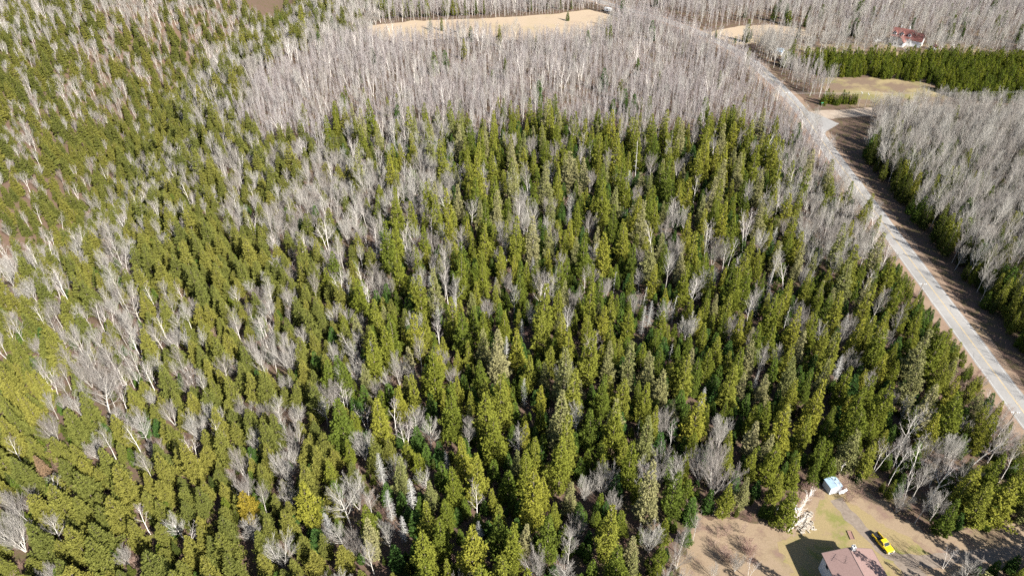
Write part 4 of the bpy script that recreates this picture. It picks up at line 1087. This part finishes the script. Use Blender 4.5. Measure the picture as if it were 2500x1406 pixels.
# --- yellow pickup
p0, p1 = at(2135.5, 1300, .9), at(2176.6, 1347.7, .8)
mx, my = (p0[0] + p1[0]) / 2, (p0[1] + p1[1]) / 2
t = empty('pickup_truck', (mx, my, .012), atan2(p1[1] - p0[1], p1[0] - p0[0]), 'yellow crew cab pickup with an open black bed beside the driveway', 'pickup truck')
W2 = .98
b = MB()
b.extrude([(-.62, .42), (2.55, .42), (2.80, .55), (2.80, .88), (2.62, 1.05), (1.35, 1.17), (-.62, 1.12)], 'y', -W2, W2)
b.extrude([(-2.75, .48), (-.62, .48), (-.62, 1.14), (-2.75, 1.14)], 'y', -W2, -W2 + .15)
b.extrude([(-2.75, .48), (-.62, .48), (-.62, 1.14), (-2.75, 1.14)], 'y', W2 - .15, W2)
body = b.build('body', M['yellow'], t, bevel=.05)
MB().box(-2.80, -W2 + .03, .52, -2.70, W2 - .03, 1.13).build('tailgate', M['black'], t, bevel=.02)
MB().box(-2.69, -W2 + .16, .50, -.63, W2 - .16, .66).build('bed_liner', M['black'], t)
b = MB().add([(-.60, -.90, 1.12), (1.36, -.90, 1.16), (1.36, .90, 1.16), (-.60, .90, 1.12), (-.42, -.72, 1.80), (.58, -.72, 1.82), (.58, .72, 1.82), (-.42, .72, 1.80)],
             [(3, 2, 1, 0), (4, 5, 6, 7), (0, 1, 5, 4), (1, 2, 6, 5), (2, 3, 7, 6), (3, 0, 4, 7)])
cab = b.build('cab', M['yellow'], t, bevel=.06)
def lerp(a, b, f): return tuple(x + (y - x) * f for x, y in zip(a, b))
def pane(name, A, B, Cc, D, off, parent):
    n = np.cross(np.subtract(B, A), np.subtract(D, A)); n = n / np.linalg.norm(n)
    if np.dot(n, np.array(off)) < 0: n = -n
    vs = [tuple(np.array(v) + n * .012) for v in (A, B, Cc, D)] + [tuple(np.array(v) - n * .03) for v in (A, B, Cc, D)]
    MB().add(vs, [(0, 1, 2, 3), (7, 6, 5, 4), (0, 4, 5, 1), (1, 5, 6, 2), (2, 6, 7, 3), (3, 7, 4, 0)]).build(name, M['glass'], parent)
pane('windshield', (1.28, -.80, 1.23), (1.28, .80, 1.23), (.66, .66, 1.77), (.66, -.66, 1.77), (1, 0, 1), cab)
pane('rear_window', (-.57, -.72, 1.24), (-.57, .72, 1.24), (-.45, .6, 1.70), (-.45, -.6, 1.70), (-1, 0, .3), cab)
for sg in (-1, 1):
    pane('side_window', (.42, sg * .895, 1.22), (1.12, sg * .895, 1.22), (.60, sg * .75, 1.70), (.42, sg * .75, 1.70), (0, sg, .3), cab)
    pane('side_window', (-.50, sg * .895, 1.22), (.34, sg * .895, 1.22), (.34, sg * .75, 1.70), (-.36, sg * .75, 1.70), (0, sg, .3), cab)
    MB().box(1.0, min(sg * .95, sg * 1.17), 1.18, 1.12, max(sg * .95, sg * 1.17), 1.36).build('mirror', M['yellow'], t, bevel=.02)
    MB().box(2.66, min(sg * .58, sg * .95), .78, 2.815, max(sg * .58, sg * .95), .96).build('headlight', M['lamp'], t, bevel=.02)
    MB().box(-2.815, min(sg * .82, sg * .97), .80, -2.74, max(sg * .82, sg * .97), 1.05).build('tail_light', M['redlamp'], t)
    for x_ in (-1.75, 1.85):
        w = MB().tube((x_, sg * .74, .385), (x_, sg * 1.0, .385), .385, n=18).build('wheel', M['tyre'], t)
        MB().tube((x_, sg * .95, .385), (x_, sg * 1.012, .385), .23, n=14).build('rim', M['chrome'], w)
        MB().tube((x_, sg * .60, .46), (x_, sg * .987, .46), .47, n=18).build('wheel_arch', M['black'], t)
MB().box(2.77, -.55, .62, 2.825, .55, .94).build('grille', M['black'], t)
MB().box(2.70, -.98, .42, 2.93, .98, .60).build('front_bumper', M['chrome'], t, bevel=.04); MB().box(-2.96, -.95, .45, -2.81, .95, .60).build('rear_bumper', M['chrome'], t, bevel=.03)

# --- white metal shed
r0, r1 = at(2027.7, 1162.7, 3.0), at(2045.8, 1186.9, 3.0)
sdv = np.array([r1[0] - r0[0], r1[1] - r0[1]]); SL = float(np.linalg.norm(sdv)); sh = atan2(sdv[1], sdv[0])
t = empty('shed', (r0[0], r0[1], 0), sh, 'small white metal shed with a pale blue roof behind the yard', 'shed')
hw_, ev, rg = 1.75, 2.45, 3.0
MB().extrude([(-hw_ + .1, 0), (hw_ - .1, 0), (hw_ - .1, ev - .05), (0, rg - .09), (-hw_ + .1, ev - .05)], 'x', .1, SL - .12).build('wall', M['shedwall'], t)
for sg in (-1, 1): MB().extrude([(0, rg - .07), (sg * hw_, ev - .05), (sg * hw_, ev + .02), (0, rg)], 'x', 0, SL).build('roof', M['shedroof'], t)
MB().tube((0, 0, rg + .01), (SL, 0, rg + .01), .05, n=6).build('ridge_cap', M['steel'], t)
MB().box(SL - .12, -.8, .05, SL - .085, .8, 2.0).build('door', M['white'], t)
sr = 1 if -sin(sh) * 0 + cos(sh) > 0 else -1
ys_ = (.75 if (-sin(sh) > 0) else -.75)
b = MB().tube((SL * .38, ys_ * .55, rg - .25), (SL * .38, ys_ * .55, rg + .42), .10, n=8).tube((SL * .38, ys_ * .55, rg + .42), (SL * .38, ys_ * .55, rg + .50), .20, n=8); b.build('stove_pipe', M['black'], t)
for k in range(3):
    q = at(2054 + k * 4.5, 1202 - k * 2.2, .3); o = MB().box(-.75, -.04, -.35, .75, .04, .35).build('white_panel', M['white']); o.location = (q[0], q[1], .45 + .02 * k); o.rotation_euler = (R_(-55), 0, sh + pi / 2 + R_(8 * k))
    tag(o, ('white panel leaning nearest to the white shed wall', 'middle white panel of the three by the shed', 'white panel lying farthest from the shed wall')[k], 'panel', 'white panels beside the shed')

# --- firewood
def make_log(L, r, seed):
    g = random.Random(seed); b = MB(); n = 7; vs = []
    for x_ in (-L / 2, L / 2):
        for i in range(n):
            a = 2 * pi * i / n; rr = r * g.uniform(.8, 1.15); vs.append((x_ + g.uniform(-.02, .02), rr * cos(a), rr * sin(a)))
    fs = [(i, (i + 1) % n, n + (i + 1) % n, n + i) for i in range(n)] + [tuple(range(n - 1, -1, -1)), tuple(range(n, 2 * n))]
    b.add(vs, fs); return b
LOGS = []
for k in range(5):
    o = make_log(.55 + .12 * k, .10 + .012 * k, 50 + k).build('firewood_log', M['log']); COL.objects.unlink(o); LOGS.append(o.data)
def drop_log(x, y, z, rz, tilt=0.0, lab='pale split log in the firewood rows at the yard edge', grp='logs of the yard firewood pile', s=1.0):
    o = bpy.data.objects.new('firewood_log', LOGS[int(RNG.integers(5))]); COL.objects.link(o)
    o.location = (x, y, z); o.rotation_euler = (RNG.uniform(0, 6.28), tilt, rz); o.scale = (s, s, s); tag(o, lab, 'log', grp)
for (ua, va, ub, vb, n, lay) in ((1981, 1252, 1957, 1302, 18, 3), (1973, 1252, 1948, 1292, 13, 2), (1984, 1275, 1972, 1286, 7, 2)):
    A, B_ = at(ua, va, .2), at(ub, vb, .2); dr = atan2(B_[1] - A[1], B_[0] - A[0])
    for k in range(n):
        f = k / (n - 1)
        for l in range(lay): drop_log(A[0] + (B_[0] - A[0]) * f + RNG.uniform(-.12, .12), A[1] + (B_[1] - A[1]) * f + RNG.uniform(-.12, .12), .13 + l * .21, dr + pi / 2 + RNG.uniform(-.45, .45), RNG.uniform(-.1, .1), s=1.05)
for k in range(16):
    q = at(1976 + RNG.uniform(-8, 12), 1288 + RNG.uniform(-8, 8)); drop_log(q[0], q[1], .12, RNG.uniform(0, 6.28), lab='loose log fallen beside the firewood rows', grp='loose logs beside the firewood pile', s=1.2)
A, B_ = at(1740, 1246, .2), at(1786, 1240, .2)
for k in range(30):
    f = (k % 15) / 14
    drop_log(A[0] + (B_[0] - A[0]) * f, A[1] + (B_[1] - A[1]) * f + RNG.uniform(-.1, .1), .13 + .2 * (k // 15), atan2(B_[1] - A[1], B_[0] - A[0]) + pi / 2 + RNG.uniform(-.15, .15), lab='log in the row stacked under the big grey tree', grp='logs of the row under the big grey tree', s=1.3)
A, B_ = at(1738, 1257, .15), at(1787, 1249, .15)
o = MB().tube(A, B_, .16, .14, n=8).build('timber_beam', M['log']); tag(o, 'long pale beam lying in front of the log row', 'beam')
# fallen and leaning birches at the firewood pile
def fallen(name, A, B_, r, lab, cat, twigs):
    g = random.Random(int(A[0] * 10)); A = np.array(A); B_ = np.array(B_); d = B_ - A; L = np.linalg.norm(d); d = d / L
    segs = []; p = A
    for i in range(8):
        q = A + d * L * (i + 1) / 8 + np.array([g.uniform(-.12, .12), g.uniform(-.12, .12), g.uniform(-.04, .06)]); segs.append([*p, *q, r * (1 - .1 * i), r * (.9 - .1 * i)]); p = q
    V, Q = tubes(segs, 6); me = mesh_from(name, V, Q, [M['birch']], smooth_=True)
    t = empty(name, tuple(A), 0, lab, cat); o = link('trunk', me, t); o.location = tuple(-A)
    br = []
    for k in range(twigs):
        f = g.uniform(.25, 1); p = A + d * L * f; w = np.array([g.uniform(-1, 1), g.uniform(-1, 1), g.uniform(.1, .8)]) + d * 1.3; w /= np.linalg.norm(w); l = g.uniform(.5, 1.9); rr = .035
        for j in range(3):
            q = p + w * l / 3; br.append([*p, *q, rr, rr * .75]); rr *= .75
            for _ in range(2):
                e = q + (w + np.array([g.uniform(-1, 1), g.uniform(-1, 1), g.uniform(-.2, .6)])) * l * .22; br.append([*q, *e, .02, .012])
            p = q; w = w + np.array([g.uniform(-.3, .3), g.uniform(-.3, .3), .1]); w /= np.linalg.norm(w)
    V, Q = tubes(br, 3); o = link('branches', mesh_from(name + '_branches', V, Q, [M['birch']]), t); o.location = tuple(-A)
fallen('fallen_birch', at(1924, 1297, .3), at(1981, 1200, 1.6), .11, 'white birch lying propped across the firewood pile', 'fallen tree', 60)
fallen('fallen_birch', at(1930, 1292, .2), at(1966, 1262, .8), .08, 'shorter birch stem lying in the firewood pile', 'fallen tree', 26)
fallen('fallen_birch', at(1936, 1279, .2), at(1938, 1248, 1.2), .06, 'forked grey branch standing in the brush by the firewood', 'fallen tree', 16)
fallen('leaning_birch', at(1920, 1281, 0), at(1945, 1215, 4.0), .06, 'thin pale birch leaning left of the firewood pile', 'birch', 8)
fallen('leaning_birch', at(2029, 1156, 0), at(2041, 1128, 5.0), .07, 'thin pale stem rising behind the left half of the white shed', 'birch', 6)
fallen('leaning_birch', at(2048, 1160, 0), at(2062, 1128, 6.0), .07, 'thin pale stem rising behind the right half of the white shed', 'birch', 6)
a, c_ = at(1932, 1246, .4), at(1955, 1240, .4)
b = MB().tube(a, c_, .35, .28, n=10); o = b.build('rolled_tarp', M['tarp'], bevel=.06, smooth_=True); tag(o, 'long pale grey rolled tarp in the brush behind the firewood', 'tarp')
q = at(1903, 1240, .7)
o = MB().add([(-1.1, -.8, -.7), (1.1, -.8, -.7), (1.1, .8, -.7), (-1.1, .8, -.7), (-.8, -.5, .35), (.7, -.55, .45), (.75, .5, .3), (-.7, .5, .4)], [(3, 2, 1, 0), (4, 5, 6, 7), (0, 1, 5, 4), (1, 2, 6, 5), (2, 3, 7, 6), (3, 0, 4, 7)]).build('covered_heap', M['tarp'], bevel=.15, smooth_=True)
o.location = (q[0], q[1], .7); tag(o, 'grey covered heap half hidden under the bushy spruce', 'heap')
# garden bed frame
A, B_, C_ = at(2067, 1295, .1), at(2077, 1292, .1), at(2086, 1313, .1)
wv = np.subtract(B_, A)[:2]; lv = np.subtract(C_, B_)[:2]; wl, ll = np.linalg.norm(wv), np.linalg.norm(lv)
t = empty('garden_bed', (A[0], A[1], 0), atan2(lv[1], lv[0]), 'small empty wooden garden bed frame on the lawn', 'garden bed')
sgn_ = 1 if (lv[0] * wv[1] - lv[1] * wv[0]) > 0 else -1
for (x0, y0, x1, y1) in ((0, 0, ll, .12), (0, wl - .12, ll, wl), (0, .12, .12, wl - .12), (ll - .12, .12, ll, wl - .12)):
    MB().box(x0, min(y0 * sgn_, y1 * sgn_), 0, x1, max(y0 * sgn_, y1 * sgn_), .22).build('plank', M['board'], t)
MB().box(.12, min(.12 * sgn_, (wl - .12) * sgn_), .005, ll - .12, max(.12 * sgn_, (wl - .12) * sgn_), .10).build('soil', M['redtwig'], t)

# --- utility poles and wires
def pole(x, y, h, rz, lab, arm=True):
    t = empty('utility_pole', (x, y, 0), rz, lab, 'utility pole', 'wooden utility poles')
    MB().tube((0, 0, -.2), (0, 0, h), .17, .11, n=8).build('post', M['polewood'], t)
    if arm:
        c = MB().box(-1.15, -.07, h - .45, 1.15, .07, h - .30).build('crossarm', M['polewood'], t)
        for x_ in (-1.05, -.55, .55, 1.05): MB().tube((x_, 0, h - .30), (x_, 0, h - .02), .13, .10, n=8).build('insulator', M['ins'], c)
    MB().tube((.28, .12, h - 2.2), (.28, .12, h - 1.3), .22, n=10).build('transformer', M['steel'], t) if lab.endswith('drum') else None
PH = 9.5
PT = [(2480, 1005, 'pole standing by the nearest bend of the road at the right edge'), (2254, 692, 'pole in the gap beside the widest visible stretch of road'), (2003, 341, 'pole with white insulators opposite the side road'), (1923, 226, 'pole at the road where wires cross to the plot'), (1848, 150, 'farthest roadside pole near the bare stand')]
tops = []
for (u, v, lab) in PT:
    x_, y_, _ = at(u, v, PH); d, i = line_dist(x_, y_, ROADC); i = min(max(i, 1), len(ROADC) - 2); tt = ROADC[i + 1] - ROADC[i - 1]; az = atan2(tt[1], tt[0])
    pole(x_, y_, PH, az - pi / 2, lab); tops.append((x_, y_, az - pi / 2))
side_tops = []
for (u, v, lab) in ((2105, 226, 'pole at the near edge of the mown plot'), (2121, 229, 'second pole just right of the one at the mown plot'), (2560, 222, 'pole beyond the right end of the plantation')):
    x_, y_, _ = at(u, v, 8.5); pole(x_, y_, 8.5, R_(80), lab, True); side_tops.append((x_, y_))
def wire(P, Q_, sag, name, lab):
    segs = []; p = None
    for i in range(15):
        f = i / 14; q = np.array(P) + (np.array(Q_) - np.array(P)) * f; q[2] -= sag * 4 * f * (1 - f)
        if p is not None: segs.append([*p, *q, .022, .022])
        p = q
    V, Q2 = tubes(segs, 4); o = link(name, mesh_from(name, V, Q2, [M['wire']])); tag(o, lab, 'wire', 'overhead wires')
for k, s_ in enumerate((-1.0, 1.0)):
    wire((tops[3][0], tops[3][1] + s_, PH - .1), (side_tops[0][0], side_tops[0][1] + s_, 8.4), .5, 'power_line', ('upper wire crossing from the road pole to the plot pole', 'lower wire crossing from the road pole to the plot pole')[k])
    wire((side_tops[0][0], side_tops[0][1] + s_, 8.4), (side_tops[2][0], side_tops[2][1] + s_, 8.4), .9, 'power_line', ('upper wire running right in front of the plantation', 'lower wire running right in front of the plantation')[k])
wire((tops[2][0], tops[2][1], PH - .1), (tops[3][0], tops[3][1], PH - .1), .8, 'power_line', 'wire along the road between the two middle poles')

# --- street sign at the side road
q = at(2005, 262); t = empty('street_sign', (q[0], q[1], 0), R_(15), 'small green street sign at the corner of the side road', 'street sign')
MB().tube((0, 0, 0), (0, 0, 2.6), .05, n=6).build('post', M['steel'], t); MB().box(-.75, -.02, 2.25, .75, .02, 2.65).build('sign_plate', M['green'], t)
# --- white box trailer by the far road
q = at(1484, 29); t = empty('box_trailer', (q[0], q[1], 0), R_(-28), 'white box trailer parked beside the far end of the road', 'trailer')
MB().extrude([(-2.6, .55), (2.4, .55), (2.6, 1.1), (2.5, 2.7), (2.2, 2.95), (-2.4, 2.95), (-2.6, 2.75)], 'y', -1.15, 1.15).build('body', M['white'], t, bevel=.08)
MB().box(-1.0, -1.175, 1.5, .2, -1.14, 2.2).build('window', M['glass'], t); MB().box(1.0, -1.17, .7, 1.7, -1.14, 2.5).build('door', M['steel'], t)
for x_ in (-.5, .35):
    for y_ in (-1, 1): MB().tube((x_, y_ * .9, .34), (x_, y_ * 1.16, .34), .34, n=12).build('wheel', M['tyre'], t)
MB().tube((2.5, 0, .55), (3.7, 0, .5), .07, n=6).build('hitch', M['steel'], t)
# --- the far white house with red roofs
A_ = R_(-38)
q = at(2203, 106); t = empty('farmhouse', (q[0], q[1], 0), A_, 'large white farmhouse with dark red roofs and gables beyond the plantation', 'house')
def gable_block(x0, x1, y0, y1, wall, ridge, axis='x', ov=.45):
    w = MB(); ym = (y0 + y1) / 2; xm = (x0 + x1) / 2
    if axis == 'x': w.extrude([(y0, 0), (y1, 0), (y1, wall), (ym, ridge - .25), (y0, wall)], 'x', x0, x1)
    else: w.extrude([(x0, 0), (x1, 0), (x1, wall), (xm, ridge - .25), (x0, wall)], 'y', y0, y1)
    w.build('wall', M['white'], t)
    for sg in (-1, 1):
        r = MB(); half_ = ((y1 - y0) if axis == 'x' else (x1 - x0)) / 2 + ov; k = (ridge - wall) / (half_ - ov); c0 = ym if axis == 'x' else xm
        ln = (x0 - ov, x1 + ov) if axis == 'x' else (y0 - ov, y1 + ov)
        r.extrude([(c0, ridge - .2), (c0 + sg * half_, ridge - k * half_ - .2), (c0 + sg * half_, ridge - k * half_), (c0, ridge)], axis, *ln)
        r.build('roof', M['redroof'], t)
gable_block(-8, 6, -4.5, 4.5, 5.2, 9.6)
gable_block(6.02, 12, -4.2, 3.0, 4.6, 8.6)
gable_block(-4, 2.5, -10.5, -4.52, 3.4, 6.6, 'y')
for x_ in (-5.6, -1.0, 3.6):
    d_ = MB().extrude([(x_ - .9, 6.0), (x_ + .9, 6.0), (x_ + .9, 7.3), (x_, 8.1), (x_ - .9, 7.3)], 'y', -4.1, -1.2).build('dormer', M['white'], t)
    MB().box(x_ - .5, -4.14, 6.3, x_ + .5, -4.09, 7.2).build('pane', M['glass'], d_)
    for sg in (-1, 1): MB().extrude([(x_, 8.12), (x_ + sg * 1.15, 7.12), (x_ + sg * 1.15, 7.24), (x_, 8.26)], 'y', -4.35, -1.2).build('dormer_roof', M['redroof'], d_)
for (x_, y_, z_) in ((-2.3, -10.53, 1.9), (-.2, -10.53, 1.9), (1.3, -10.53, 1.9), (-6.5, -4.53, 2.4), (4.5, -4.53, 2.4)):
    f = MB().box(x_ - .55, y_ - .03, z_ - .7, x_ + .55, y_ + .04, z_ + .7).build('window', M['white'], t); MB().box(x_ - .45, y_ - .05, z_ - .6, x_ + .45, y_, z_ + .6).build('pane', M['glass'], f)
for (y_, z_) in ((-2.4, 1.9), (.8, 1.9)):
    f = MB().box(11.97, y_ - .5, z_ - .7, 12.03, y_ + .5, z_ + .7).build('window', M['white'], t); MB().box(12.0, y_ - .4, z_ - .6, 12.05, y_ + .4, z_ + .6).build('pane', M['glass'], f)
for x_ in (-4, 1.5): MB().box(x_ - .35, .3, 8.2, x_ + .35, 1.0, 11.2).build('chimney', M['concrete'], t)
# --- little red roofed well house
q = at(2279, 122); t = empty('well_house', (q[0], q[1], 0), R_(20), 'tiny well house with a pointed red roof right of the farmhouse', 'well house')
for x_ in (-1, 1):
    for y_ in (-1, 1): MB().box(x_ * 1.1 - .1, y_ * 1.1 - .1, 0, x_ * 1.1 + .1, y_ * 1.1 + .1, 2.3).build('post', M['white'], t)
MB().add([(-1.7, -1.7, 2.3), (1.7, -1.7, 2.3), (1.7, 1.7, 2.3), (-1.7, 1.7, 2.3), (0, 0, 4.0)], [(3, 2, 1, 0), (0, 1, 4), (1, 2, 4), (2, 3, 4), (3, 0, 4)]).build('roof', M['redroof'], t)
MB().box(-1.0, -1.0, 0, 1.0, 1.0, 1.0).build('well_wall', M['white'], t)
# --- white cottage by the road
q = at(1902, 133); t = empty('roadside_hut', (q[0], q[1], 0), R_(-40), 'small white gabled hut where the plantation meets the road', 'hut')
MB().extrude([(-1.9, 0), (1.9, 0), (1.9, 2.4), (0, 4.1), (-1.9, 2.4)], 'x', -2.3, 2.3).build('wall', M['white'], t)
for sg in (-1, 1): MB().extrude([(0, 4.12), (sg * 2.2, 2.14), (sg * 2.2, 2.3), (0, 4.3)], 'x', -2.6, 2.6).build('roof', M['shedroof'], t)
MB().box(2.29, -.5, 0, 2.33, .5, 2.0).build('door', M['board'], t)
# --- white car by the farmhouse
q = at(2142, 102); t = empty('parked_car', (q[0], q[1], 0), R_(8), 'white car parked left of the farmhouse', 'car')
MB().extrude([(-2.2, .35), (2.2, .35), (2.25, .7), (1.2, .95), (-2.1, .98), (-2.25, .7)], 'y', -.88, .88).build('body', M['white'], t, bevel=.06)
cb = MB().add([(-1.7, -.8, .95), (1.0, -.8, .93), (1.0, .8, .93), (-1.7, .8, .95), (-1.2, -.62, 1.45), (.3, -.62, 1.47), (.3, .62, 1.47), (-1.2, .62, 1.45)], [(3, 2, 1, 0), (4, 5, 6, 7), (0, 1, 5, 4), (1, 2, 6, 5), (2, 3, 7, 6), (3, 0, 4, 7)]).build('window_band', M['glass'], t)
MB().box(-1.2, -.62, 1.452, .32, .62, 1.50).build('roof', M['white'], t, bevel=.02)
for x_ in (-1.4, 1.4):
    for y_ in (-1, 1): MB().tube((x_, y_ * .7, .32), (x_, y_ * .9, .32), .32, n=12).build('wheel', M['tyre'], t)
